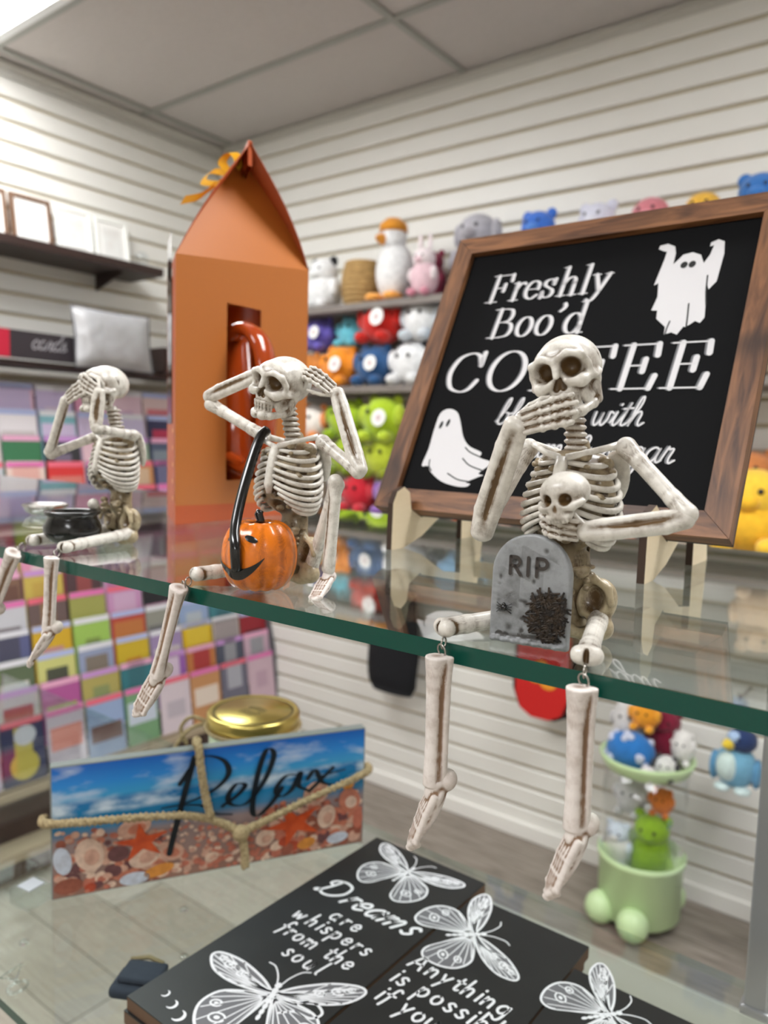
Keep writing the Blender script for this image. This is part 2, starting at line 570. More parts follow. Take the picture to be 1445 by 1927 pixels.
SCRIPT = {  # x-height 1
    'a': (1.0, [[(.74, .85), (.45, 1), (.14, .74), (.1, .28), (.34, 0), (.62, .25), (.76, .92)], [(.76, .92), (.70, .3), (.84, .02), (1.05, .18)]]),
    'b': (.88, [[(.02, .2), (.34, 1.3), (.34, 1.95), (.2, 1.9), (.12, 1.2), (.12, .25), (.36, 0), (.68, .25), (.66, .8), (.44, .9)], [(.44, .9), (.7, .8), (.95, .85)]]),
    'c': (.8, [[(.7, .78), (.45, 1), (.14, .72), (.12, .28), (.4, 0), (.82, .22)]]),
    'd': (1.0, [[(.74, .85), (.45, 1), (.14, .74), (.1, .28), (.34, 0), (.62, .25), (.76, .92)], [(.92, 2.0), (.76, 1.1), (.70, .3), (.84, .02), (1.05, .18)]]),
    'e': (.8, [[(.02, .25), (.42, .45), (.62, .76), (.42, 1), (.16, .74), (.12, .28), (.4, 0), (.84, .22)]]),
    'f': (.7, [[(.02, .2), (.45, 1.2), (.5, 1.85), (.34, 1.9), (.27, 1.0), (.24, -.6), (.34, -.85), (.46, -.5), (.3, .05), (.72, .2)]]),
    'g': (.95, [[(.74, .85), (.45, 1), (.14, .74), (.1, .28), (.34, 0), (.62, .25), (.76, .92)], [(.76, .92), (.70, 0), (.6, -.7), (.34, -.9), (.2, -.6), (.5, -.15), (1.0, .2)]]),
    'h': (.98, [[(.0, .2), (.36, 1.3), (.36, 1.95), (.22, 1.9), (.14, 1.1), (.12, 0)], [(.12, .1), (.3, .8), (.52, .98), (.64, .75), (.62, .25), (.76, 0), (1.0, .2)]]),
    'i': (.48, [[(.0, .2), (.2, .98), (.16, .25), (.3, 0), (.5, .2)], [(.26, 1.42), (.29, 1.50)]]),
    'l': (.55, [[(.0, .2), (.36, 1.3), (.36, 1.95), (.22, 1.9), (.15, 1.1), (.16, .25), (.3, 0), (.56, .2)]]),
    'm': (1.45, [[(.04, .9), (.16, .95), (.14, 0)], [(.14, .1), (.3, .8), (.5, .98), (.6, .7), (.58, 0)], [(.58, .1), (.76, .8), (.96, .98), (1.06, .72), (1.04, .25), (1.18, 0), (1.45, .2)]]),
    'n': (1.0, [[(.04, .9), (.16, .95), (.14, 0)], [(.14, .1), (.3, .8), (.52, .98), (.64, .75), (.62, .25), (.76, 0), (1.02, .2)]]),
    'o': (.84, [[(.44, 1), (.16, .78), (.12, .28), (.38, 0), (.66, .26), (.66, .78), (.42, 1), (.5, .78), (.9, .85)]]),
    'p': (.92, [[(.06, .6), (.2, 1), (.16, -.85)], [(.16, .6), (.4, .98), (.66, .76), (.64, .24), (.4, 0), (.2, .2)], [(.4, 0), (.7, .05), (.95, .2)]]),
    'r': (.78, [[(.02, .2), (.2, 1.05), (.26, .9), (.52, .92), (.44, .3), (.56, 0), (.82, .2)]]),
    's': (.72, [[(.02, .2), (.36, 1.05), (.4, .7), (.56, .3), (.36, 0), (.12, .12)], [(.36, 0), (.74, .2)]]),
    't': (.6, [[(.0, .2), (.26, 1.0), (.34, 1.6), (.2, .3), (.34, 0), (.6, .2)], [(.02, 1.15), (.58, 1.22)]]),
    'u': (1.0, [[(.06, .95), (.12, .3), (.32, 0), (.54, .25), (.66, .98)], [(.66, .98), (.62, .3), (.76, 0), (1.02, .2)]]),
    'w': (1.2, [[(.06, .95), (.12, .3), (.3, 0), (.5, .3), (.56, .9), (.56, .3), (.74, 0), (.96, .4), (.98, .95), (1.22, .85)]]),
    'x': (.9, [[(.02, .75), (.2, .95), (.5, .1), (.72, 0), (.95, .25)], [(.72, .98), (.12, 0)]]),
    'y': (.95, [[(.06, .95), (.12, .35), (.32, .08), (.54, .3), (.66, .98)], [(.66, .98), (.6, -.3), (.4, -.9), (.2, -.7), (.45, -.2), (1.0, .2)]]),
    '&': (1.2, [[(1.05, .1), (.7, .5), (.35, 1.2), (.45, 1.7), (.68, 1.5), (.6, 1.05), (.16, .6), (.12, .15), (.42, -.05), (.8, .25), (.98, .85)]]),
    'D': (1.9, [[(.5, 1.85), (.42, .9), (.2, .1), (.0, .12), (.2, .3), (.7, .02), (1.3, .15), (1.75, .8), (1.5, 1.65), (.8, 1.95), (.15, 1.75), (.02, 1.35), (.3, 1.2)]]),
    'A': (1.35, [[(.0, .0), (.3, .35), (.85, 1.9)], [(.85, 1.9), (.95, .4), (1.15, 0), (1.35, .15)], [(.25, .75), (1.1, .8)]]),
    ' ': (.6, []),
}

PRINT = {   # loose hand-lettered print, x-height 1
    'a': (.95, [[(.72, .85), (.42, 1), (.12, .7), (.12, .28), (.38, 0), (.66, .2), (.74, .6)], [(.74, 1), (.74, .25), (.84, .02)]]),
    'b': (.95, [[(.14, 1.85), (.12, 0)], [(.14, .62), (.42, .95), (.74, .72), (.74, .25), (.42, 0), (.14, .22)]]),
    'e': (.9, [[(.12, .52), (.72, .56), (.66, .86), (.42, 1), (.14, .74), (.14, .26), (.42, 0), (.76, .2)]]),
    'f': (.75, [[(.74, 1.72), (.52, 1.9), (.34, 1.6), (.3, .4), (.22, -.35)], [(.04, .98), (.66, 1.02)]]),
    'g': (.95, [[(.72, .85), (.42, 1), (.12, .7), (.12, .28), (.38, .05), (.66, .25), (.74, .6)], [(.76, 1), (.74, -.3), (.5, -.75), (.12, -.5)]]),
    'h': (.95, [[(.14, 1.85), (.12, 0)], [(.14, .5), (.42, .95), (.70, .78), (.72, 0)]]),
    'i': (.42, [[(.2, .98), (.18, .0)], [(.21, 1.42), (.22, 1.5)]]),
    'l': (.42, [[(.2, 1.85), (.16, .25), (.3, .0)]]),
    'm': (1.45, [[(.14, .98), (.12, 0)], [(.14, .5), (.38, .95), (.62, .78), (.64, 0)], [(.64, .5), (.9, .95), (1.14, .78), (1.18, 0)]]),
    'n': (1.0, [[(.14, .98), (.12, 0)], [(.14, .5), (.44, .95), (.72, .78), (.76, 0)]]),
    'o': (.92, [[(.44, 1), (.14, .74), (.14, .26), (.44, 0), (.74, .26), (.74, .74), (.44, 1)]]),
    'p': (.95, [[(.14, .98), (.12, -.75)], [(.14, .6), (.42, .98), (.74, .74), (.74, .26), (.42, 0), (.14, .25)]]),
    'r': (.72, [[(.14, .98), (.12, 0)], [(.14, .5), (.36, .92), (.62, .9)]]),
    's': (.78, [[(.64, .84), (.4, 1), (.16, .78), (.36, .52), (.62, .28), (.4, 0), (.1, .14)]]),
    't': (.68, [[(.34, 1.5), (.3, .25), (.46, 0), (.62, .12)], [(.04, 1.02), (.62, 1.06)]]),
    'u': (1.0, [[(.12, .98), (.14, .28), (.4, 0), (.7, .28), (.74, .98)], [(.74, .98), (.78, .0)]]),
    'w': (1.25, [[(.08, .98), (.28, .04), (.56, .8), (.82, .04), (1.06, .98)]]),
    'y': (.95, [[(.1, .98), (.4, .1)], [(.76, .98), (.4, .1), (.14, -.7)]]),
    'A': (1.25, [[(.06, 0), (.58, 1.75), (1.1, 0)], [(.24, .62), (.98, .66)]]),
    ' ': (.6, []),
}

def put_serif(mb, text, u0, v0, size, put, track=1.0, slant=.22, thick=.125, thin=.035, rise=0.0):
    x = 0.0
    for ch in text:
        adv, lines, curves = SERIF[ch]
        wf = lambda a, t: size * (thin + (thick - thin) * abs(math.sin(a)) ** 1.3)
        for L in lines:
            P = [(u0 + size * (x + a + slant * b), v0 + size * (b + rise * x)) for a, b in L]
            mb.ribbon([Vector(P[0]), Vector(P[0]).lerp(Vector(P[1]), .5), Vector(P[1])], wf, put)
        for c in curves:
            P = catmull([(u0 + size * (x + a + slant * b), v0 + size * (b + rise * x)) for a, b in c], 5)
            mb.ribbon(P, wf, put)
        x += adv * track
    return x * size

def put_script(mb, text, u0, v0, size, put, w=.14, track=1.0, slant=.3, contrast=.0, rise=0.0, font=None):
    x = 0.0
    for ch in text:
        adv, strokes = (font or SCRIPT)[ch]
        for c in strokes:
            P = catmull([(u0 + size * (x + a + slant * b), v0 + size * (b + rise * x)) for a, b in c], 5)
            wf = lambda a, t: size * w * (1 - contrast + contrast * abs(math.sin(a)) * 1.3)
            mb.ribbon(P, wf, put)
        x += adv * track
    return x * size

def disc(cx, cy, rx, ry, put, n=16, rot=0.0):
    c, s_ = math.cos(rot), math.sin(rot)
    V = []
    for i in range(n):
        a = 2 * math.pi * i / n
        x, y = rx * math.cos(a), ry * math.sin(a)
        V.append(put(cx + x * c - y * s_, cy + x * s_ + y * c))
    return V, [tuple(range(n))]

# ================================================================== THE SHOP
XL, YW = -2.865, 2.435
FLOOR = 0.0
DECK = E - 1.41
PITCH = 0.0762

# floor: backing plus vinyl planks
PLANK = [mat('vinyl_plank_%s' % c, S(*k), .55, noise=(9, .6, S(*k2)), stretch=(1.0, 14, 1)) for c, k, k2 in
         (('grey', (180, 173, 160), (150, 142, 130)), ('taupe', (170, 163, 150), (142, 134, 122)), ('ash', (188, 182, 170), (158, 151, 139)))]
mb = MB().box(((XL + RX) / 2, (YW + RY) / 2, FLOOR - .03), (RX - XL, YW - RY, .05))
floor = struct(mb.build('floor', PLANK[0]))
pl0 = None
row = 0
y = -1.0
while y < YW - .02:
    x = XL + .02 + (row * .43) % 1.2 - 1.2
    while x < 1.2:
        x0, x1 = max(x, XL + .005), min(x + 1.196, 1.2)
        if x1 - x0 > .05:
            if pl0 is None:
                pl0 = MB().box((0, 0, 0), (1, .177, .005)).build('plank', PLANK[0], floor)
                o = pl0
            else:
                o = inst(pl0, floor, m=PLANK[(row * 3 + int(x * 7)) % 3])
            o.location = ((x0 + x1) / 2, y + .09, FLOOR - .0025)
            o.scale = (x1 - x0, 1, 1)
        x += 1.2
    y += .18
    row += 1

# walls: backing board with tongue-and-groove slats, each slat its own piece
def slat_profile():
    h = PITCH - .011
    return [(0, -h / 2 + .004), (.004, -h / 2), (.016, -h / 2), (.016, h / 2), (.004, h / 2), (0, h / 2 - .004)]

def slat_wall(name, axis, length, centre, z0, z1):
    """axis 'x': wall across +Y (slats run along X); axis 'y': wall across -X"""
    if axis == 'x':
        w = MB().box((centre, YW + .04, (FLOOR + RZ) / 2), (length, .05, RZ - FLOOR)).build(name, GROOVE)
    else:
        w = MB().box((XL - .04, centre, (FLOOR + RZ) / 2), (.05, length, RZ - FLOOR)).build(name, GROOVE)
    struct(w)
    prof = slat_profile()
    src = None
    k = 0
    z = z1 - PITCH / 2
    while z > z0:
        if src is None:
            m = MB()
            if axis == 'x':
                m.prism([(YW + a - .0, b) for a, b in prof], length, 'x', centre)
            else:
                m.prism([(XL - a, b) for a, b in prof], length, 'y', centre)
            src = m.build('slat', WHITE_SLAT, w)
            src.location.z = z
        else:
            inst(src, w, loc=(0, 0, z))
        z -= PITCH
    return w

slat_wall('wall_right', 'x', RX - XL, (RX + XL) / 2, E - 1.375, E + 1.289)
slat_wall('wall_left', 'y', YW - RY, (YW + RY) / 2, E - 1.375, E + 1.262)
PAINT = mat('wall_paint', S(226, 222, 214), .7)
struct(MB().box((RX + .03, (YW + RY) / 2, RZ / 2), (.05, YW - RY, RZ)).build('wall_back', PAINT))
struct(MB().box(((RX + XL) / 2, RY - .03, RZ / 2), (RX - XL, .05, RZ)).build('wall_front', PAINT))
BASEB = mat('baseboard_white', S(238, 236, 230), .35)
struct(MB().box(((RX + XL) / 2, YW - .008, E - 1.3825), (RX - XL, .016, .055), bev=.003).build('baseboard_right', BASEB))
struct(MB().box((XL + .008, (YW + RY) / 2, .04), (.016, YW - RY, .08), bev=.003).build('baseboard_left', BASEB))
ANGLE = mat('ceiling_edge_trim', S(196, 193, 186), .5)
struct(MB().prism([(YW, RZ), (YW - .022, RZ), (YW - .022, RZ - .004), (YW - .004, RZ - .006), (YW - .002, RZ - .03), (YW, RZ - .03)], RX - XL, 'x', (RX + XL) / 2).build('trim_1', ANGLE))
struct(MB().prism([(XL, RZ), (XL + .03, RZ), (XL + .03, RZ - .01), (XL + .012, RZ - .02), (XL + .01, RZ - .045), (XL, RZ - .045)], YW - RY, 'y', (YW + RY) / 2).build('trim_2', ANGLE))

# ceiling: tiles in a T-bar grid, some bays hold light fixtures
GX = [XL, -2.77, -1.545, -.32, .905, 2.13, RX]
GY = [YW, 2.0, 1.372, .744, .116, -.512, -1.14, -1.768, -2.396, RY]
LAMPS = {(1, 2), (3, 2), (2, 5), (4, 7)}
ceiling = struct(MB().box(((RX + XL) / 2, (YW + RY) / 2, RZ + .10), (RX - XL + .1, YW - RY + .1, .04)).build('ceiling', CEIL))
t0 = None
DIFF = mat('light_diffuser', (.98, .99, 1.0, 1), .5, emit=LIGHT)
FRAME_W = mat('fixture_white', S(235, 238, 238), .4)
for i in range(len(GX) - 1):
    for j in range(len(GY) - 1):
        cx, cy = (GX[i] + GX[i + 1]) / 2, (GY[j] + GY[j + 1]) / 2
        dx, dy = GX[i + 1] - GX[i], GY[j] - GY[j + 1]
        if (i, j) in LAMPS:
            t = thing('ceiling_light', 'flush white fluorescent ceiling light, %s' % ('beside the left wall at the top left corner' if (i, j) == (1, 2) else 'ceiling bay %s along and %s across' % (['zero', 'one', 'two', 'three', 'four', 'five', 'six', 'seven', 'eight'][j], ['zero', 'one', 'two', 'three', 'four', 'five', 'six'][i])), 'ceiling light', (cx, cy, RZ))
            fr = MB()
            for sx in (-1, 1):
                fr.box((sx * (dx / 2 - .028), 0, .006), (.03, dy - .026, .02))
                fr.box((0, sx * (dy / 2 - .028), .006), (dx - .09, .03, .02))
            fr.build('frame', FRAME_W, t)
            MB().box((0, 0, .012), (dx - .085, dy - .085, .006)).build('diffuser', DIFF, t)
            continue
        if t0 is None:
            t0 = MB().box((0, 0, 0), (1, 1, .012)).build('ceiling_tile', CEIL, ceiling)
            o = t0
        else:
            o = inst(t0, ceiling)
        o.location = (cx, cy, RZ + .012)
        o.scale = (dx - .004, dy - .004, 1)
bar = MB().box((0, 0, 0), (1, .024, .008)).build('grid_bar', TBAR, ceiling)
bar.location = ((XL + RX) / 2, GY[1], RZ + .002); bar.scale = (RX - XL, 1, 1)
for yy in GY[2:-1]:
    o = inst(bar, ceiling, loc=((XL + RX) / 2, yy, RZ + .002)); o.scale = (RX - XL, 1, 1)
for xx in GX[1:-1]:
    o = inst(bar, ceiling, loc=(xx, (YW + RY) / 2, RZ + .001), rot=(0, 0, math.pi / 2)); o.scale = (YW - RY, 1, 1)

# base platform below the right wall
DECKTOP = mat('platform_woodgrain', S(150, 140, 129), .5, noise=(7, .8, S(104, 95, 86)), stretch=(1.2, 16, 1))
dk = thing('display_platform', 'low woodgrain display platform with white front edge below the right wall', 'platform', ((-1.9 + RX) / 2, 2.222, 0))
L_ = RX + 1.9
MB().box((0, 0, DECK - .0125), (L_, .42, .025), bev=.002).build('top_board', DECKTOP, dk)
MB().box((0, -.212, DECK - .045), (L_, .006, .09)).build('front_panel', mat('platform_edge', S(206, 206, 198), .4), dk)
MB().box((0, .0, .03), (L_, .38, .059)).build('plinth', DARKWOOD, dk)

# ------------------------------------------------------------------ shelves on the right wall
SHELFM = mat('shelf_grey_brown', S(128, 120, 114), .5, noise=(8, .4, S(106, 98, 92)), stretch=(1, 10, 1))
SH1, SH2, SH3 = E + .485, E + .19, E - .272
def wall_shelf(z, x0, x1, depth, label):
    t = thing('wall_shelf', label, 'shelf', ((x0 + x1) / 2, YW, z))
    MB().box((0, -depth / 2 - .001, -.0125), (x1 - x0, depth - .002, .025), bev=.002).build('board', SHELFM, t)
    for k in range(4):
        xx = (x0 + .15) + (x1 - x0 - .3) * k / 3 - (x0 + x1) / 2
        MB().prism([(-.002, -.026), (-depth * .8, -.026), (-depth * .8, -.034), (-.01, -.07), (-.002, -.07)], .006, 'x', xx).build('bracket', FRAME_W, t)
    return t
wall_shelf(SH1, -2.30, .9, .27, 'topmost grey-brown shelf of plush toys on the right slatwall')
wall_shelf(SH2, -2.30, .9, .27, 'middle grey-brown shelf on the right slatwall, two layers of plush toys on it')
wall_shelf(SH3, -2.30, .9, .27, 'lowest grey-brown plush shelf on the right slatwall, just above the glass level')

# ------------------------------------------------------------------ plush toys
FUR = {}
def fur(rgb):
    if rgb not in FUR:
        d = tuple(max(0, int(c * .82)) for c in rgb)
        FUR[rgb] = mat('plush_%02x%02x%02x' % rgb, S(*rgb), .95, spec=.15, sheen=.3, noise=(70, .5, S(*d)), bump=(160, .5, .004))
    return FUR[rgb]
PLUSH_EYE = mat('plush_eye', S(16, 14, 14), .15, coat=.4)
PAPER = mat('white_card', S(238, 236, 232), .6)
TAG_INK = mat('tag_print', S(206, 186, 186), .6)
def plush(name, label, x, y, zb, r, c1, c2=None, ears='round', lie=0.0, tall=1.0, tagged=True, yaw=0.0, group=None, head=True, earc=None, feet=None, cat='plush toy', roll=0.0):
    """seated soft toy standing on zb, r = body radius; faces -Y"""
    c2 = c2 or c1
    t = thing(name, label, cat, (x, y, zb), (0, roll, yaw), group)
    H = r * tall
    MB().ball((0, 0, H * .98), (r, r * .9, H), 18, 12).build('body', fur(c1), t, True)
    hz = H * 1.95
    if head:
        hd = MB().ball((0, -r * .1, hz), (r * .82, r * .75, r * .72), 18, 12).build('head', fur(c2), t, True)
        MB().ball((0, -r * .75, hz - r * .15), (r * .32, r * .22, r * .22), 10, 8).build('muzzle', fur(c1), hd, True)
        for s_ in (-1, 1):
            MB().ball((s_ * r * .3, -r * .74, hz + r * .14), r * .09, 8, 6).build('eye', PLUSH_EYE, hd, True)
            ec = fur(earc or c2)
            if ears == 'round':
                MB().ball((s_ * r * .62, 0, hz + r * .55), (r * .28, r * .14, r * .28), 10, 8).build('ear', ec, hd, True)
            elif ears == 'long':
                MB().ball((s_ * r * .4, 0, hz + r * 1.1), (r * .18, r * .12, r * .6), 10, 8).build('ear', ec, hd, True)
            elif ears == 'floppy':
                MB().ball((s_ * r * .85, -.1 * r, hz - .05 * r), (r * .2, r * .3, r * .5), 10, 8).build('ear', ec, hd, True)
            elif ears == 'point':
                MB().lathe([(r * .26, 0), (r * .14, r * .3), (0, r * .52)], 8, (s_ * r * .5, 0, hz + r * .45)).build('ear', ec, hd, True)
    else:
        for s_ in (-1, 1):
            MB().ball((s_ * r * .3, -r * .84, H * 1.3), r * .1, 8, 6).build('eye', PLUSH_EYE, t, True)
            if ears != 'none':
                MB().ball((s_ * r * .62, 0, H * 1.75), (r * .28, r * .16, r * .3), 10, 8).build('ear', fur(earc or c2), t, True)
    for s_ in (-1, 1):
        MB().ball((s_ * r * .55, -r * .72, r * .27), (r * .3, r * .45, r * .27), 10, 8).build('foot', fur(feet or c2), t, True)
        MB().ball((s_ * r * .92, -r * .25, H * 1.15), (r * .25, r * .3, r * .48), 10, 8).build('arm', fur(c2), t, True)
    if tagged:
        tg = MB().lathe([(r * .36, 0), (r * .36, .0015)], 18, M=Matrix.Translation((r * .4, -r * 1.0, H * 1.05)) @ Matrix.Rotation(math.pi / 2 - .15, 4, 'X')).build('round_tag', PAPER, t)
        MB().lathe([(r * .15, 0), (r * .15, .0008)], 14, M=Matrix.Translation((r * .4, -r * 1.0 - .0016, H * 1.05)) @ Matrix.Rotation(math.pi / 2 - .15, 4, 'X')).build('tag_print', TAG_INK, tg)
    return t

G1, G2, G3 = 'plush toys on the top shelf of the right wall', 'plush toys on the middle shelf of the right wall', 'plush toys on the lowest shelf of the right wall'
W = (236, 236, 236); K = (34, 34, 38)
# top shelf
plush('plush_frog', 'small bright green plush at the left end of the top shelf, beside the white panda', -2.175, 2.2, SH1, 0.042, (70, 200, 80), tagged=False, group=G1)
plush('plush_panda', 'white plush panda with black ears on the top shelf', -2.055, 2.27, SH1, 0.075, W, W, earc=K, tagged=False, group=G1, feet=W)
nest = thing('straw_basket', 'round tan woven straw basket on the top shelf, between panda and goose', 'basket', (-1.872, 2.28, SH1), group=G1)
STRAW = mat('woven_straw', S(186, 152, 98), .8, noise=(40, .7, S(130, 98, 56)), stretch=(1, 1, 6))
for k in range(9):
    a = [( (.060 + .012 * math.sin(k * .4)) * math.cos(2 * math.pi * i / 20), (.060 + .012 * math.sin(k * .4)) * math.sin(2 * math.pi * i / 20), .011 + k * .0185) for i in range(20)]
    MB().tube(a, .0105, 6, True).build('coil', STRAW, nest, True)
MB().lathe([(.054, .004), (.054, .150), (.04, .160), (0, .165)], 20).build('lining', STRAW, nest, True)
gz = thing('plush_goose', 'white plush goose with orange cap and orange feet standing on the top shelf', 'plush toy', (-1.705, 2.26, SH1), group=G1)
MB().ball((0, 0, .11), (.072, .07, .108), 16, 12).build('body', fur(W), gz, True)
MB().ball((-.005, -.01, .225), (.05, .05, .052), 14, 10).build('head', fur(W), gz, True)
MB().lathe([(.052, .25), (.05, .275), (.025, .296), (0, .3)], 14, (-.005, -.01, 0)).build('cap', fur((226, 150, 50)), gz, True)
MB().lathe([(.022, 0), (.014, .025), (0, .045)], 10, M=Matrix.Translation((-.02, -.05, .22)) @ Matrix.Rotation(math.pi / 2, 4, 'X')).build('beak', fur((240, 160, 60)), gz, True)
for s_ in (-1, 1):
    MB().ball((s_ * .04 - .01, -.05, .018), (.035, .045, .018), 10, 6).build('foot', fur((244, 170, 84)), gz, True)
plush('plush_bear', 'burgundy plush bear on the top shelf, right of the white goose', -1.605, 2.355, SH1, .052, (128, 44, 66), tall=1.5, tagged=False, group=G1)
plush('plush_rabbit', 'slim pink and white plush rabbit on the top shelf', -1.535, 2.2, SH1, 0.05, (230, 196, 204), (240, 226, 228), ears='long', tall=1.3, tagged=False, group=G1, feet=(224, 150, 168))
plush('plush_elephant', 'large grey plush elephant with pink feet on the top shelf, beside the sign frame', -1.405, 2.33, SH1, .085, (168, 164, 170), (188, 186, 194), ears='floppy', tall=1.35, tagged=False, group=G1, feet=(222, 160, 176))
plush('plush_bunny', 'pale blue-white plush bunny high on the top shelf above the sign corner', -1.235, 2.385, SH1, 0.045, (216, 222, 240), ears='long', tall=1.3, tagged=False, group=G1)
plush('plush_octopus', 'bright blue plush peeking above the sign near its left corner', -1.15, 2.27, SH1, 0.066, (90, 140, 220), (70, 120, 215), tall=1.5, tagged=True, group=G1)
plush('plush_mouse', 'lilac-white plush mouse peeking above the middle of the sign', -0.965, 2.29, SH1, 0.068, (226, 226, 238), (220, 220, 236), ears='round', tall=1.45, tagged=False, group=G1)
plush('plush_bird', 'pink plush bird peeking over the sign top, left of the yellow one', -0.8, 2.28, SH1, 0.066, (226, 150, 160), (214, 130, 140), tall=1.4, tagged=False, group=G1, ears='none')
plush('plush_chick', 'yellow plush chick peeking over the sign top', -0.655, 2.28, SH1, 0.06, (232, 180, 70), tall=1.5, tagged=False, group=G1, ears='none')
plush('plush_whale', 'blue plush peeking over the sign top, rightmost on the top shelf', -0.505, 2.26, SH1, 0.068, (64, 120, 190), (60, 116, 186), tall=1.42, tagged=False, group=G1)
# middle shelf: bottom layer then top layer
plush('plush_fox', 'brown-orange round plush at the left end of the middle shelf', -2.10, 2.24, SH2, .068, (210, 132, 62), head=False, group=G2, tagged=False)
plush('plush_lion', 'orange round plush with white tag on the middle shelf, under the cyan one', -1.93, 2.24, SH2, .078, (240, 146, 40), head=False, group=G2)
plush('plush_seal', 'navy blue round plush with white tag on the middle shelf, under the red one', -1.765, 2.24, SH2, .076, (52, 92, 140), head=False, group=G2)
plush('plush_dog', 'white plush dog with black ears in the lower layer of the middle shelf', -1.60, 2.24, SH2, .078, W, head=False, earc=K, group=G2, tagged=False)
plush('plush_owl', 'purple round plush with white tag on top of the orange ones, middle shelf', -2.06, 2.26, SH2 + .137, .068, (104, 92, 178), head=False, group=G2)
plush('plush_turtle', 'cyan round plush between the purple and the red one, middle shelf', -1.913, 2.28, SH2 + .15, 0.06, (110, 196, 214), head=False, group=G2, tagged=False)
plush('plush_crab', 'bright red plush with white top in the upper layer of the middle shelf', -1.745, 2.25, SH2 + .15, .085, (206, 44, 36), (206, 44, 36), head=False, group=G2, earc=W)
plush('plush_puppy', 'white and black plush puppy in the upper layer of the middle shelf, beside the sign', -1.565, 2.25, SH2 + .152, .074, W, (214, 220, 226), head=False, earc=K, group=G2, tagged=False)
plush('plush_penguin', 'light blue plush with black top half hidden by the sign, middle shelf', -1.385, 2.26, SH2, .095, (140, 190, 230), (40, 44, 56), tall=1.25, group=G2, tagged=False)
plush('plush_hamster', 'beige round plush on the middle shelf right of the sign', -.43, 2.26, SH2, .07, (206, 180, 150), tall=1.0, group=G2, tagged=False)
plush('plush_squirrel', 'tan plush on the middle shelf at the right edge of the photo', -.27, 2.26, SH2, .075, (196, 150, 110), group=G2, tagged=False)
# lowest shelf
def stack3(k): return SH3 + k * .152
plush('plush_cat', 'white and orange plush in the upper lowest shelf layer, left of the green ones', -2.08, 2.26, stack3(1.7), .072, (240, 232, 224), (236, 150, 90), head=False, group=G3, tagged=False)
plush('plush_monkey', 'rust orange plush on the lowest shelf, under the white and orange one', -2.08, 2.25, stack3(.85), .072, (214, 108, 48), (230, 140, 90), head=False, group=G3, tagged=False)
plush('plush_hippo', 'cream round plush at the bottom left of the lowest shelf', -2.09, 2.25, SH3, .072, (230, 214, 190), head=False, group=G3, tagged=False)
LIME = (172, 200, 44)
plush('plush_frog', 'lime green plush frog at the left of the lowest shelf upper layer', -1.90, 2.25, stack3(1.75), .078, LIME, (150, 180, 40), head=False, group=G3, tagged=False)
plush('plush_frog', 'lime green plush frog with round white tag beside the sign, lowest shelf', -1.7, 2.22, stack3(1.7), 0.085, LIME, (186, 208, 60), head=False, group=G3)
plush('plush_frog', 'dark-spotted lime plush frog in the middle layer of the lowest shelf', -1.89, 2.25, stack3(.86), .076, (168, 192, 50), (120, 140, 40), head=False, group=G3, tagged=False)
plush('plush_frog', 'yellow-green plush frog in the middle layer of the lowest shelf, next to the sign', -1.71, 2.24, stack3(.84), .078, (190, 204, 60), (140, 150, 40), head=False, group=G3, tagged=False)
plush('plush_ladybird', 'red round plush at the bottom of the lowest shelf', -1.81, 2.22, SH3, .072, (200, 40, 54), (206, 60, 70), head=False, group=G3, tagged=False)
plush('plush_hedgehog', 'lilac purple plush at the bottom of the lowest shelf, beside the red one', -1.645, 2.22, SH3, .074, (186, 150, 200), (150, 110, 180), head=False, group=G3, tagged=False)
plush('plush_raccoon', 'dark grey plush on the lowest shelf behind the sign foot', -1.50, 2.25, SH3, .075, (70, 66, 72), (120, 110, 116), head=False, group=G3, tagged=False)
plush('plush_bear', 'orange-brown plush bear on the lowest shelf right of the sign', -.50, 2.345, SH3, 0.08, (200, 120, 66), (206, 130, 76), tall=1.35, group=G3, tagged=False)
plush('plush_dog', 'large yellow plush dog with floppy ears right of the sign, lowest shelf', -0.452, 2.18, SH3, 0.098, (246, 190, 52), (248, 200, 66), ears='floppy', tall=.8, group=G3, tagged=False)
rc = thing('cushion', 'small red cushion beside the large yellow plush dog on the lowest shelf', 'cushion', (-.255, 2.24, SH3), group=G3)
MB().ball((0, 0, .075), (.075, .05, .075), 14, 10).build('cover', fur((200, 40, 40)), rc, True)
MB().ball((0, -.052, .075), .009, 8, 6).build('button', fur((150, 20, 24)), rc, True)
for k, (xx, cc, nm, r_) in enumerate([(-1.32, (226, 120, 80), 'plush_fox', .075), (-1.14, (230, 200, 190), 'plush_pig', .075), (-.97, (70, 90, 160), 'plush_whale', .07), (-.82, (236, 150, 120), 'plush_crab', .07), (-.67, (240, 230, 220), 'plush_sheep', .078)]):
    plush(nm, '%s plush on the lowest shelf behind the coffee sign' % ['salmon', 'pale pink', 'dark blue', 'peach', 'cream'][k], xx, 2.25, SH3, r_, cc, head=False, group=G3, tagged=False)

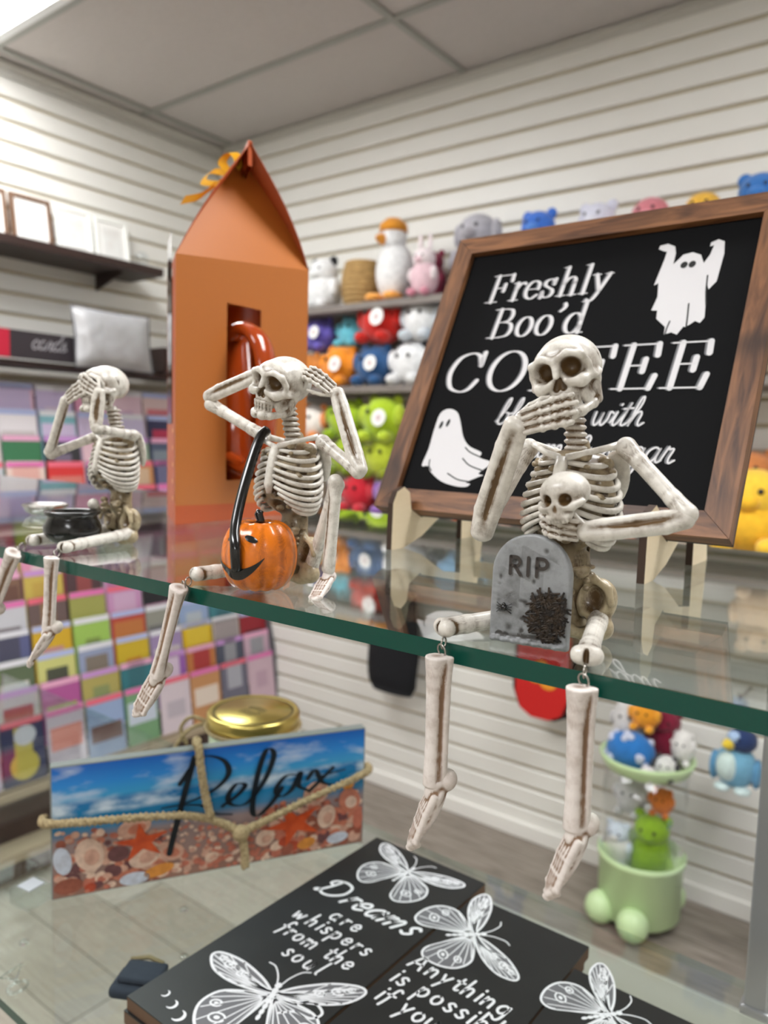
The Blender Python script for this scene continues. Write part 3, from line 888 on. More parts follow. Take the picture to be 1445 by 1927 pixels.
# bags hung on the right wall, below the glass shelf
def wall_hook(t, z, out=.10):
    MB().tube([(0, .0, z), (0, -out, z), (0, -out - .008, z + .018)], .004, 8).build('wall_hook', METAL, t, True)
bg = thing('drawstring_bag', 'plain black cloth bag hanging low on the right wall left of the front skeleton', 'bag', (-1.72, YW - .002, E - .50))
wall_hook(bg, 0)
MB().tube([(-.05, -.1, -.09), (-.03, -.1, -.02), (0, -.104, .012), (.03, -.1, -.02), (.05, -.1, -.09)], .006, 6).build('strap', mat('bag_strap', S(20, 20, 24), .9), bg, True)
mb = MB(); P = []
for k in range(13):
    z = -.07 - .40 * k / 12
    wx = .095 + .022 * math.sin(k / 12 * 2.6); wy = .035 + .012 * math.sin(k / 12 * 3.0)
    if k == 12: wx *= .86; wy *= .6
    P.append([(wx * math.cos(a) * (1 + .03 * math.sin(5 * a + k)), -.10 + wy * math.sin(a), z) for a in [2 * math.pi * i / 24 for i in range(24)]])
V = [p for r_ in P for p in r_]
F = [(j * 24 + i, j * 24 + (i + 1) % 24, (j + 1) * 24 + (i + 1) % 24, (j + 1) * 24 + i) for j in range(12) for i in range(24)] + [tuple(range(24)), tuple(range(12 * 24, 13 * 24))[::-1]]
raw('pouch', V, F, mat('bag_black', S(18, 19, 24), .9, bump=(60, .4, .004)), bg, True)
bp = thing('backpack', 'small black and red backpack hanging on the right wall behind the gravestone', 'backpack', (-1.07, YW - .002, E - .52))
wall_hook(bp, 0)
MB().tube([(-.03, -.1, -.08), (-.02, -.1, -.01), (0, -.104, .012), (.02, -.1, -.01), (.03, -.1, -.08)], .006, 6).build('strap', mat('backpack_strap', S(24, 22, 24), .9), bp, True)
outl = [(-.11, -.08), (-.07, -.04), (.07, -.04), (.11, -.08), (.115, -.30), (.09, -.36), (.04, -.385), (-.04, -.385), (-.09, -.36), (-.115, -.30)]
MB().prism(outl, .10, 'y', -.085).build('body', mat('backpack_black', S(26, 22, 24), .8), bp)
MB().prism([(a * .8, b * .9 - .03) for a, b in outl], .03, 'y', -.148).build('front_pocket', mat('backpack_red', S(196, 26, 24), .6), bp)
mb = MB()
for a, b, r_ in ((-.02, -.23, .03), (.025, -.25, .026), (.0, -.2, .02)):
    V, F = disc(a, b, r_ * 1.2, r_, lambda u, v: (u, -.1645, v), 14); mb.add(V, F)
mb.build('flame_print', mat('backpack_print', S(232, 150, 40), .6), bp)
br = thing('plush_bird', 'light blue plush bird with dark blue head and yellow beak hanging at the right edge', 'plush toy', (-.475, YW - .002, E - .70), group='plush birds hung low on the right wall')
wall_hook(br, 0, .14)
MB().tube([(0, -.14, .012), (-.012, -.145, -.03), (0, -.15, -.06)], .0025, 6).build('loop', PAPER, br, True)
b0 = MB().ball((0, -.15, -.225), (.085, .07, .095), 18, 12).build('body', fur((120, 176, 206)), br, True)
MB().ball((-.02, -.19, -.22), (.05, .042, .065), 14, 10).build('belly', fur((206, 226, 222)), br, True)
hd = MB().ball((.02, -.155, -.105), (.062, .058, .055), 16, 12).build('head', fur((44, 62, 104)), br, True)
MB().ball((.0, -.185, -.09), (.035, .03, .028), 12, 8).build('face', fur((170, 196, 228)), hd, True)
MB().lathe([(.026, 0), (.022, .02), (0, .05)], 12, M=Matrix.Translation((-.02, -.195, -.12)) @ Matrix.Rotation(math.pi / 2, 4, 'X') @ Matrix.Rotation(-.4, 4, 'Y')).build('beak', fur((236, 206, 66)), hd, True)
MB().ball((.015, -.212, -.088), .006, 8, 6).build('eye', PLUSH_EYE, hd, True)
for s_ in (-1, 1):
    MB().ball((s_ * .085 , -.15, -.24), (.02, .04, .065), 10, 8).build('wing', fur((100, 156, 196)), br, True)
    MB().ball((s_ * .04, -.185, -.315), (.035, .04, .018), 10, 6).build('foot', fur((210, 228, 226)), br, True)
for o in [c for c in br.children if not c.name.startswith(('wall_hook', 'loop'))]:
    o.scale = (.66, .66, .66); o.location = (.004, -.052, -.040)

# ------------------------------------------------------------------ green plush tub on the platform
TX, TY = -.700, 2.225
GREEN = mat('tub_green_plastic', S(200, 226, 172), .35, coat=.2)
tub = thing('plush_tub', 'pale green footed tub with clear drum and green top bowl, standing on the platform', 'display tub', (TX, TY, DECK))
MB().lathe([(.0, .022), (.105, .022), (.118, .035), (.120, .195), (.126, .2), (.126, .215), (.118, .215), (.112, .06), (.0, .06)], 36).build('pot', GREEN, tub, True)
for a in (-78, -132, 60, 120):
    c, s_ = math.cos(math.radians(a)), math.sin(math.radians(a))
    MB().ball((c * .122, s_ * .122, .048), (.046, .046, .048), 14, 10).build('foot', GREEN, tub, True)
CLEAR = glass_sheet('clear_plastic', (.95, .96, .96, 1), .03, 1.45)
MB().lathe([(.1185, .215), (.1185, .47)], 36).build('clear_drum', CLEAR, tub, True)
tub.children[-1].data.polygons.foreach_set('use_smooth', [True] * len(tub.children[-1].data.polygons))
MB().lathe([(.0, .452), (.08, .455), (.122, .475), (.133, .50), (.136, .508), (.130, .512), (.118, .487), (.08, .467), (.0, .463)], 36).build('top_bowl', GREEN, tub, True)
GT = 'soft toys in the green tub'
zt = DECK + .468
def ball_toy(name, label, x, y, z, r, col, cat='plush toy', spots=None, r3=None):
    t = thing(name, label, cat, (TX + x, TY + y, z), group=GT)
    MB().ball((0, 0, 0), r3 or r, 18, 12).build('body', fur(col), t, True)
    if spots:
        for k in range(14):
            v = Vector((rnd.uniform(-1, 1), rnd.uniform(-1, .3), rnd.uniform(-.4, 1))).normalized()
            rr = r3 or (r, r, r)
            MB().ball((v.x * rr[0] * .97, v.y * rr[1] * .97, v.z * rr[2] * .97), .011, 8, 6).build('spot', fur(spots), t, True)
    return t
t = ball_toy('plush_egg', 'blue polka-dot plush egg in the green top bowl', -.035, -.045, zt + .058, .06, (48, 118, 190), spots=(200, 206, 226), r3=(.072, .05, .056))
plush('plush_zebra', 'small black and white striped plush in the top bowl, right of the blue egg', TX + .072, TY - .05, zt + .005, .034, (214, 214, 210), (60, 60, 62), head=False, group=GT, tagged=False)
plush('plush_mouse', 'tiny white plush at the front of the top bowl', TX + .035, TY - .093, zt + .004, .02, (226, 220, 222), head=False, group=GT, tagged=False)
plush('plush_snowman', 'white plush with grey knit pattern standing tall at the left of the top bowl', TX - .07, TY + .03, zt + .004, .047, (214, 212, 210), (186, 184, 184), tall=2.2, group=GT, tagged=False, head=False)
plush('plush_bear', 'maroon plush bear at the back of the top bowl', TX + .035, TY + .05, zt + .004, .052, (120, 28, 52), (126, 34, 56), tall=1.3, group=GT, tagged=False)
plush('plush_duck', 'orange-yellow plush on top of the toys in the green bowl', TX - .012, TY + .0, zt + .115, .042, (228, 152, 42), (230, 160, 50), tall=1.0, group=GT, tagged=False, head=False)
plush('plush_rabbit', 'white plush beside the maroon bear at the right of the top bowl', TX + .09, TY + .03, zt + .03, .035, (228, 226, 222), tall=1.4, group=GT, tagged=False, head=False)
zb = DECK + .062
plush('plush_dinosaur', 'lime green plush standing inside the clear drum', TX + .030, TY - .004, zb, .062, (130, 170, 30), (140, 180, 36), tall=1.9, group=GT, tagged=False)
plush('plush_lamb', 'white plush in the left of the clear drum', TX - .062, TY - .03, zb + .11, .042, (232, 230, 226), (214, 224, 236), tall=1.1, group=GT, tagged=False)
plush('plush_frog', 'yellow-green plush at the left front of the green pot', TX - .050, TY - .040, zb, .030, (150, 170, 50), (180, 190, 70), tall=1.3, group=GT, tagged=False, head=False)
plush('plush_crab', 'dark red plush at the right of the green pot', TX + .072, TY - .045, zb, .022, (130, 34, 50), tall=2.0, group=GT, tagged=False, head=False)
plush('plush_carrot', 'orange plush high in the clear drum, under the top bowl', TX + .045, TY + .02, zb + .27, .034, (226, 128, 50), tall=1.2, group=GT, tagged=False, head=False)
plush('plush_ghost', 'grey-white plush at the upper left of the clear drum', TX - .05, TY + .03, zb + .24, .046, (206, 206, 206), tall=1.2, group=GT, tagged=False, head=False)

# ================================================================== LEFT WALL
ls = thing('wall_shelf', 'long dark brown shelf holding photo frames on the left slatwall', 'shelf', (XL, 1.0, E + .655))
MB().box((.115, 0, -.016), (.225, 1.92, .032), bev=.002).build('board', DARKWOOD, ls)
for yy in (-.7, .1, .8):
    MB().prism([(.003, -.033), (.18, -.033), (.18, -.04), (.01, -.09), (.003, -.09)], .006, 'y', yy).build('bracket', DARKWOOD, ls)
GLOSS_PAPER = mat('frame_photo', S(226, 226, 222), .3, noise=(25, .5, S(206, 196, 190)))
def photo_frame(label, y, w, h, m, group='photo frames on the dark shelf'):
    lean = .17
    t = thing('photo_frame', label, 'photo frame', (XL + .062, y, E + .6552), (0, -lean, 0), group)
    b = .016
    for s_ in (-1, 1):
        MB().box((0, s_ * (w / 2 - b / 2), h / 2), (.016, b, h), bev=.002).build('side_rail', m, t)
        MB().box((0, 0, b / 2 if s_ < 0 else h - b / 2), (.016, w - 2 * b, b), bev=.002).build('cross_rail', m, t)
    mt = MB().box((-.001, 0, h / 2), (.006, w - 2 * b, h - 2 * b)).build('mount', PAPER, t)
    MB().box((.0025, 0, h / 2), (.0015, w - 4.2 * b, h - 4.2 * b)).build('photo', GLOSS_PAPER, mt)
    return t
BROWNF = mat('frame_brown', S(110, 82, 62), .45); WHITEF = mat('frame_white', S(238, 238, 232), .4)
photo_frame('brown wooden photo frame at the left edge of the photo', 1.345, .155, .20, BROWNF)
photo_frame('brown wooden photo frame between the other brown one and the white ones', 1.513, .155, .20, BROWNF)
photo_frame('white photo frame next to the brown frame', 1.683, .15, .20, WHITEF)
photo_frame('white photo frame at the right end of the row', 1.845, .15, .195, WHITEF)
sh = thing('snow_globe', 'small clear glass bauble at the right end of the dark shelf', 'ornament', (XL + .10, 1.945, E + .655))
MB().lathe([(.022, 0), (.026, .012), (.02, .02)], 16).build('base', WHITEF, sh, True)
MB().ball((0, 0, .05), .031, 16, 12).build('globe', glass_sheet('ornament_glass', (.93, .95, .96, 1), .0), sh, True)

# black header board and silver cushion on a second dark shelf
hs = thing('header_board', 'long black header board with a red left end above the card rack', 'sign board', (XL + .02, 1.35, E + .24))
MB().box((.10, .30, -.008), (.20, 1.42, .016), bev=.002).build('ledge', DARKWOOD, hs)
HB = mat('header_black', S(48, 42, 46), .5)
MB().box((.205, .05, .052), (.008, .96, .096)).build('panel', HB, hs)
MB().box((.2095, -.08, .052), (.002, .12, .094)).build('red_end', mat('header_red', S(176, 26, 52), .5), hs)
mb = MB()
put_script(mb, 'cards', .0, 0, .03, lambda u, v: (.2097, .055 + u, .042 + v), .16)
mb.build('lettering', mat('header_ink', S(160, 156, 160), .5), hs)
MB().box((.10, .80, .06), (.16, .34, .10)).build('dark_box', DARKWOOD, hs)
cu = thing('cushion', 'silver grey square cushion leaning in front of the black header board', 'cushion', (XL + .288, 1.70, E + .228), (0, -.12, 0))
mb = MB(); n = 14; V = []; F = []
for side in (1, -1):
    k0 = len(V)
    for i in range(n + 1):
        for j in range(n + 1):
            u, v = i / n * 2 - 1, j / n * 2 - 1
            puff = (1 - u ** 4) * (1 - v ** 4)
            pin = 1 - .06 * (1 - abs(u) ** 2) * abs(v) ** 3
            pin2 = 1 - .06 * (1 - abs(v) ** 2) * abs(u) ** 3
            V.append((side * .035 * puff ** .6, u * .165 * pin2, .112 + v * .112 * pin))
    for i in range(n):
        for j in range(n):
            a = k0 + i * (n + 1) + j
            q = (a, a + 1, a + n + 2, a + n + 1)
            F.append(q[::side])
SILVER = mat('cushion_silver', S(176, 176, 178), .35, .25, noise=(9, .6, S(150, 146, 144)), bump=(14, .5, .02))
raw('cover', V, F, SILVER, cu, True)
MB().tube([(0, .163 * c, .112 + .110 * d) for c, d in [(-1, -1), (0, -.95), (1, -1), (.95, 0), (1, 1), (0, .95), (-1, 1), (-.95, 0)]], .004, 6, True).build('piping', mat('cushion_piping', S(90, 90, 94), .5), cu, True)

# ------------------------------------------------------------------ greeting card rack
RKX, RKZ = -2.47, E - .965     # front top edge of the bottom tier
NROW, NCOL, CW = 13, 9, .152
PY = .155
Y0 = 2.425 - PY / 2
rk = thing('card_rack', 'tall tiered rack full of greeting cards along the left wall', 'card rack', (RKX, (2.425 + 1.03) / 2, 0))
RL = 2.425 - 1.03
RACKM = mat('rack_beige', S(176, 160, 136), .5); RACKD = mat('rack_dark', S(76, 58, 54), .5, noise=(12, .4, S(60, 46, 44)))
MB().prism([(-.06, E - 1.20), (-.345, E + .13), (-.365, E + .13), (-.365, E - 1.20)], RL, 'y', 0).build('back_panel', RACKD, rk)
sidep = [(.03, .10), (.03, E - 1.10), (.012, E - .95), (-.31, E + .17), (-.365, E + .17), (-.365, .10)]
for s_ in (-1, 1):
    MB().prism(sidep, .008, 'y', s_ * (RL / 2 + .004)).build('side_panel', mat('rack_side_grey', S(96, 96, 100), .5), rk)
MB().box((-.15, 0, .05), (.36, RL, .10)).build('kick_base', RACKD, rk)
MB().box((.03, 0, E - 1.205), (.03, RL, .03), bev=.003).build('front_rail', RACKM, rk)
MB().box((-.02, 0, E - 1.31), (.06, RL, .17)).build('lower_fascia', RACKD, rk)
MB().box((.045, 0, .115), (.12, RL, .03), bev=.003).build('base_rail', RACKM, rk)
LEAN = math.radians(8)
CH = .215
ledge = None
PALS = [  # per row from the bottom: (card, motif) from left (near camera) to the corner
    [((200, 190, 214), (214, 150, 160)), ((54, 60, 96), (196, 180, 84)), ((206, 196, 212), (226, 150, 140)), ((150, 170, 206), (110, 80, 76)), ((120, 160, 120), (196, 206, 220)), ((214, 200, 208), (190, 180, 190)), ((196, 142, 96), (226, 210, 196)), ((110, 108, 124), (170, 170, 180)), ((206, 178, 190), (190, 160, 176))],
    [((170, 60, 60), (200, 200, 190)), ((190, 186, 184), (170, 60, 56)), ((176, 90, 150), (150, 170, 70)), ((176, 164, 96), (140, 150, 100)), ((58, 120, 130), (60, 110, 120)), ((150, 96, 170), (210, 190, 210)), ((190, 120, 70), (170, 60, 60)), ((80, 84, 100), (150, 150, 156)), ((200, 170, 186), (150, 150, 156))],
    [((200, 206, 150), (90, 110, 90)), ((96, 110, 84), (214, 210, 204)), ((206, 206, 130), (80, 84, 70)), ((150, 160, 190), (130, 120, 110)), ((206, 176, 50), (196, 130, 50)), ((160, 140, 180), (200, 190, 190)), ((214, 176, 30), (220, 190, 60)), ((196, 180, 170), (160, 150, 150)), ((150, 40, 50), (60, 40, 46))],
    [((206, 200, 190), (160, 180, 150)), ((96, 100, 140), (80, 80, 100)), ((210, 170, 50), (190, 140, 150)), ((160, 196, 96), (130, 150, 80)), ((186, 80, 66), (190, 120, 70)), ((150, 150, 140), (110, 110, 110)), ((150, 170, 206), (180, 190, 200)), ((70, 130, 140), (60, 110, 120)), ((30, 30, 34), (150, 140, 60))],
    [((170, 140, 150), (206, 200, 200)), ((200, 200, 206), (130, 120, 120)), ((110, 92, 90), (150, 120, 90)), ((160, 160, 90), (150, 150, 80)), ((200, 150, 190), (206, 170, 200)), ((46, 46, 50), (206, 150, 180)), ((90, 120, 80), (180, 190, 160)), ((60, 60, 66), (170, 60, 60)), ((200, 170, 180), (150, 140, 150))],
    [((190, 190, 210), (150, 150, 190)), ((130, 100, 84), (110, 80, 70)), ((200, 176, 90), (190, 160, 80)), ((86, 66, 70), (150, 80, 80)), ((210, 160, 196), (180, 120, 160)), ((200, 190, 190), (160, 60, 80)), ((170, 150, 130), (150, 120, 100)), ((150, 180, 170), (110, 130, 120)), ((214, 190, 200), (190, 120, 130))],
    [((206, 210, 150), (170, 180, 100)), ((226, 170, 196), (230, 214, 220)), ((220, 150, 180), (220, 200, 206)), ((190, 90, 110), (206, 150, 160)), ((140, 160, 150), (190, 200, 190)), ((210, 200, 210), (170, 150, 170)), ((206, 150, 150), (220, 190, 190)), ((190, 180, 196), (150, 130, 160)), ((206, 190, 190), (200, 150, 150))],
    [((230, 190, 206), (236, 214, 220)), ((222, 70, 100), (232, 206, 214)), ((196, 206, 40), (206, 196, 40)), ((160, 170, 160), (130, 140, 130)), ((210, 196, 214), (180, 120, 180)), ((90, 60, 80), (200, 190, 200)), ((214, 190, 200), (130, 80, 120)), ((206, 206, 210), (150, 150, 160)), ((220, 190, 200), (200, 160, 170))],
    [((226, 180, 200), (236, 220, 226)), ((232, 206, 216), (240, 226, 232)), ((46, 64, 150), (60, 76, 150)), ((206, 186, 200), (220, 206, 214)), ((190, 170, 200), (220, 210, 226)), ((60, 60, 70), (190, 190, 196)), ((200, 150, 190), (206, 190, 210)), ((190, 196, 206), (150, 160, 170)), ((220, 206, 210), (190, 160, 170))],
    [((206, 214, 190), (226, 226, 216)), ((196, 200, 206), (170, 180, 190)), ((226, 200, 190), (220, 170, 160)), ((210, 60, 60), (206, 120, 110)), ((60, 60, 100), (110, 110, 150)), ((200, 140, 90), (210, 180, 150)), ((50, 56, 100), (110, 110, 140)), ((200, 190, 206), (150, 150, 160)), ((206, 190, 200), (170, 150, 160))],
    [((210, 214, 206), (232, 226, 226)), ((226, 214, 212), (236, 230, 228)), ((64, 120, 84), (220, 226, 220)), ((60, 60, 64), (120, 110, 130)), ((226, 190, 200), (226, 214, 220)), ((150, 170, 150), (190, 196, 186)), ((86, 96, 120), (130, 140, 150)), ((140, 150, 160), (110, 120, 130)), ((200, 190, 190), (170, 150, 150))],
    [((170, 200, 214), (206, 226, 214)), ((176, 206, 40), (160, 206, 190)), ((232, 226, 230), (206, 196, 196)), ((130, 180, 190), (206, 190, 220)), ((206, 190, 220), (220, 206, 230)), ((206, 196, 226), (190, 180, 210)), ((60, 60, 90), (190, 60, 90)), ((220, 80, 96), (226, 120, 130)), ((222, 90, 106), (226, 140, 146))],
    [((150, 180, 220), (190, 206, 226)), ((236, 214, 224), (226, 170, 200)), ((232, 190, 214), (206, 190, 226)), ((206, 190, 226), (226, 206, 226)), ((226, 160, 190), (230, 190, 206)), ((230, 200, 214), (214, 180, 206)), ((226, 200, 200), (222, 130, 140)), ((228, 90, 106), (230, 130, 140)), ((226, 170, 180), (226, 190, 196))],
]
HEADS = [(226, 120, 180), (226, 226, 232), (200, 150, 210), (232, 110, 130), (180, 190, 230), (230, 170, 200)]
CM = {}
def cardm(rgb):
    if rgb not in CM:
        CM[rgb] = mat('card_%02x%02x%02x' % rgb, S(*rgb), .5)
    return CM[rgb]
card0 = motif0 = head0 = None
ORD = ['first', 'second', 'third', 'fourth', 'fifth', 'sixth', 'seventh', 'eighth', 'ninth', 'tenth', 'eleventh', 'twelfth', 'topmost']
def cname(rgb):
    r, g, b = rgb; mx, mn = max(rgb), min(rgb)
    if mx - mn < 26:
        return 'white' if mn > 190 else ('grey' if mn > 110 else 'black')
    if r == mx:
        if g > b + 40: return 'yellow' if g > r * .75 else 'orange'
        if b > g + 12: return 'pink' if mx > 150 else 'plum'
        return ('pale ' if mn > 140 else '') + 'red'
    if g == mx: return 'green'
    return ('pale ' if mn > 120 else 'dark ') + ('purple' if r > g + 6 else 'blue')
for k in range(NROW):
    zt_ = RKZ + .0945 * k
    xt = RKX - .027 * k
    lz = zt_ - CH * math.cos(LEAN)
    if ledge is None:
        ledge = MB().box((0, 0, 0), (.02, RL, .004)).build('tier_ledge', RACKM, rk); o = ledge
    else:
        o = inst(ledge, rk)
    o.location = (xt + CH * math.sin(LEAN) - RKX - .002, 0, lz - .0025)
    for j in range(NCOL):
        y = Y0 - (NCOL - 1 - j) * PY
        a, b = PALS[k][j]
        if card0 is None:
            card0 = MB().box((0, 0, CH / 2), (.003, 1, CH)).build('greeting_card', cardm(a))
            head0 = MB().box((.0018, 0, CH - .011), (.0012, .98, .020)).build('top_band', cardm(HEADS[0]), card0)
            motif0 = MB().box((.0018, 0, CH * .56), (.0012, .62, CH * .40)).build('printed_motif', cardm(b), card0)
            o, h_, m_ = card0, head0, motif0
        else:
            o = inst(card0, m=cardm(a)); h_ = inst(head0, o); m_ = inst(motif0, o); m_.scale = (1, rnd.uniform(.6, 1.5), rnd.uniform(.7, 1.3))
        for q, rgb in ((h_, HEADS[(k * 5 + j * 3 + k // 3) % 6]), (m_, b)):
            q.material_slots[0].link = 'OBJECT'; q.material_slots[0].material = cardm(rgb)
        o.location = (xt + CH * math.sin(LEAN), y, lz)
        o.rotation_euler = (0, -LEAN, 0)
        o.scale = (1, CW - rnd.uniform(0, .012), 1)
        tag(o, '%s greeting card with %s motif, %s row from bottom, %s from left' % (cname(a), cname(b), ORD[k], ORD[j]), 'greeting card', 'greeting cards in the rack')
    if k == 0:
        pass
# yellow moon on the navy card of the bottom row
mc = [o for o in COL.objects if o.get('category') == 'greeting card'][1]
V, F = disc(.0, CH * .28, .34, .048, lambda u, v: (.0021, u, v), 20)
raw('moon_print', V, F, mat('moon_yellow', S(200, 184, 84), .5), mc)
V, F = disc(.05, CH * .74, .26, .033, lambda u, v: (.0032, u, v), 20)
raw('cloud_print', V, F, mat('cloud_white', S(206, 208, 220), .5), mc)

# ================================================================== GLASS SHELF AND COUNTER
EDGE = .272
ZS, TH = E - .085, .0085
SHEET = glass_sheet('shelf_glass', (.90, .95, .93, 1), 0.0, 1.58, 1.0, 4.0)
GEDGE = mat('glass_edge_green', S(0, 68, 56), .2, coat=.25)
CSHEET = glass_sheet('counter_glass', (.92, .96, .94, 1), 0.0, 1.45)
CEDGE = glass_sheet('counter_edge_clear', (.80, .90, .86, 1), 0.0, 1.3)
def slab(name, x0, x1, y0, y1, zt_, th, label, edge_h=None):
    V = [(x0, y0, zt_ - th), (x1, y0, zt_ - th), (x1, y1, zt_ - th), (x0, y1, zt_ - th), (x0, y0, zt_), (x1, y0, zt_), (x1, y1, zt_), (x0, y1, zt_)]
    F = [(0, 3, 2, 1), (4, 5, 6, 7), (0, 1, 5, 4), (1, 2, 6, 5), (2, 3, 7, 6), (3, 0, 4, 7)]
    cx, cy = (x0 + x1) / 2, (y0 + y1) / 2
    o = raw(name, [(v[0] - cx, v[1] - cy, v[2] - zt_ + th) for v in V], F, SHEET if name == 'glass_shelf' else CSHEET)
    o.location = (cx, cy, zt_ - th)
    o.data.materials.append(GEDGE)
    o.data.materials.append(CEDGE)
    for i in range(2, 6):
        o.data.polygons[i].material_index = 1 if (i == 2 or name == 'glass_shelf') else 2
    return tag(o, label, 'glass shelf')
slab('glass_shelf', -1.45, .42, EDGE, .70, ZS, TH, 'clear upper glass shelf with a dark green front edge, skeletons sitting on it')
ZC = E - .443
slab('glass_counter', -1.45, .42, .272, .672, ZC, .008, 'lower clear glass counter top carrying the beach sign and butterfly plaques')
ALU = mat('aluminium', S(170, 170, 172), .35, .6)
def post(label, x, y, z0, z1, w, lightstrip=False):
    t = thing('support_post', label, 'post', (x, y, z0))
    MB().box((0, 0, (z1 - z0) / 2), (w, w, z1 - z0), bev=.002).build('column', ALU, t)
    MB().box((0, 0, .004), (w * 1.3, w * 1.3, .008), bev=.002).build('foot_plate', ALU, t)
    return t
post('grey aluminium post holding the glass shelf at the right edge of the photo', -.1035, .640, ZC, ZS - TH, .0175)
post('grey aluminium post holding the glass shelf beyond the left edge of the photo', -1.40, .64, ZC, ZS - TH, .024)
for i, (x, y) in enumerate(((-1.42, .30), (-1.42, .65), (.39, .30), (.39, .65))):
    post('aluminium leg of the glass counter at its %s corner' % ['front left', 'back left', 'front right', 'back right'][i], x, y, 0, ZC - .008, .03)
# neon accent strip of a far wall sign at the right edge
nl = thing('neon_sign', 'slim blue neon strip on a dark panel at the right edge of the photo', 'sign', (-.345, 2.16, DECK))
MB().box((.06, 0, .20), (.16, .02, .40), bev=.003).build('panel', mat('neon_panel', S(84, 84, 150), .4), nl)
MB().tube([(-.013, -.02, .22), (-.010, -.02, .31)], .007, 10).build('tube', mat('neon_blue', (.02, .02, 1, 1), .4, emit=9), nl, True)

# small clear things on the counter
CUBE = glass_sheet('clear_acrylic', (.90, .93, .93, 1), .02)
t = thing('glass_block', 'small square clear glass block at the left on the counter', 'glass block', (-.675, .352, ZC), (0, 0, .15))
MB().box((0, 0, .008), (.028, .028, .016), bev=.002).build('block', CUBE, t)
MB().box((0, 0, .0165), (.017, .017, .001)).build('top_facet', mat('block_face', S(176, 178, 186), .3), t)
for i, (x, y) in enumerate(((-.555, .435), (-.501, .393), (-.622, .317))):
    t = thing('clear_bumper', 'tiny clear dome bumper on the counter glass, %s' % ['behind the left plaque, farther one', 'behind the left plaque, nearer one', 'near the left edge of the photo'][i], 'bumper', (x, y, ZC))
    MB().lathe([(.0045, 0), (.0042, .0015), (.0025, .003), (0, .0035)], 16).build('dome', CUBE, t, True)
t = thing('crystal_charm', 'small clear triangular charm lying at the lower left on the glass', 'charm', (-.590, .292, ZC), (0, 0, .5))
MB().tube([(-.007, -.008, .002), (.007, -.008, .002), (0, .011, .002)], .0012, 6, True).build('outline', CUBE, t, True)
t = thing('crystal_charm', 'small clear ring charm lying at the lower left, right of the triangle', 'charm', (-.572, .286, ZC))
MB().tube([(.006 * math.cos(a), .008 * math.sin(a), .0015) for a in [2 * math.pi * i / 14 for i in range(14)]], .0014, 6, True).build('outline', CUBE, t, True)
t = thing('cloth_pouch', 'dark navy folded cloth pouch behind the corner of the nearest plaque', 'pouch', (-.497, .346, ZC), (0, 0, .5))
mb = MB()
mb.box((0, 0, .005), (.040, .030, .010), bev=.004); mb.box((.002, .003, .0125), (.034, .024, .006), bev=.0025)
mb.build('cloth', mat('navy_cloth', S(40, 48, 58), .9, bump=(90, .5, .003)), t, True)
MB().tube([(-.014, .014, .0145), (0, .018, .0155), (.014, .014, .0145)], .0018, 6).build('drawstring', mat('pouch_cord', S(120, 110, 80), .8), t, True)

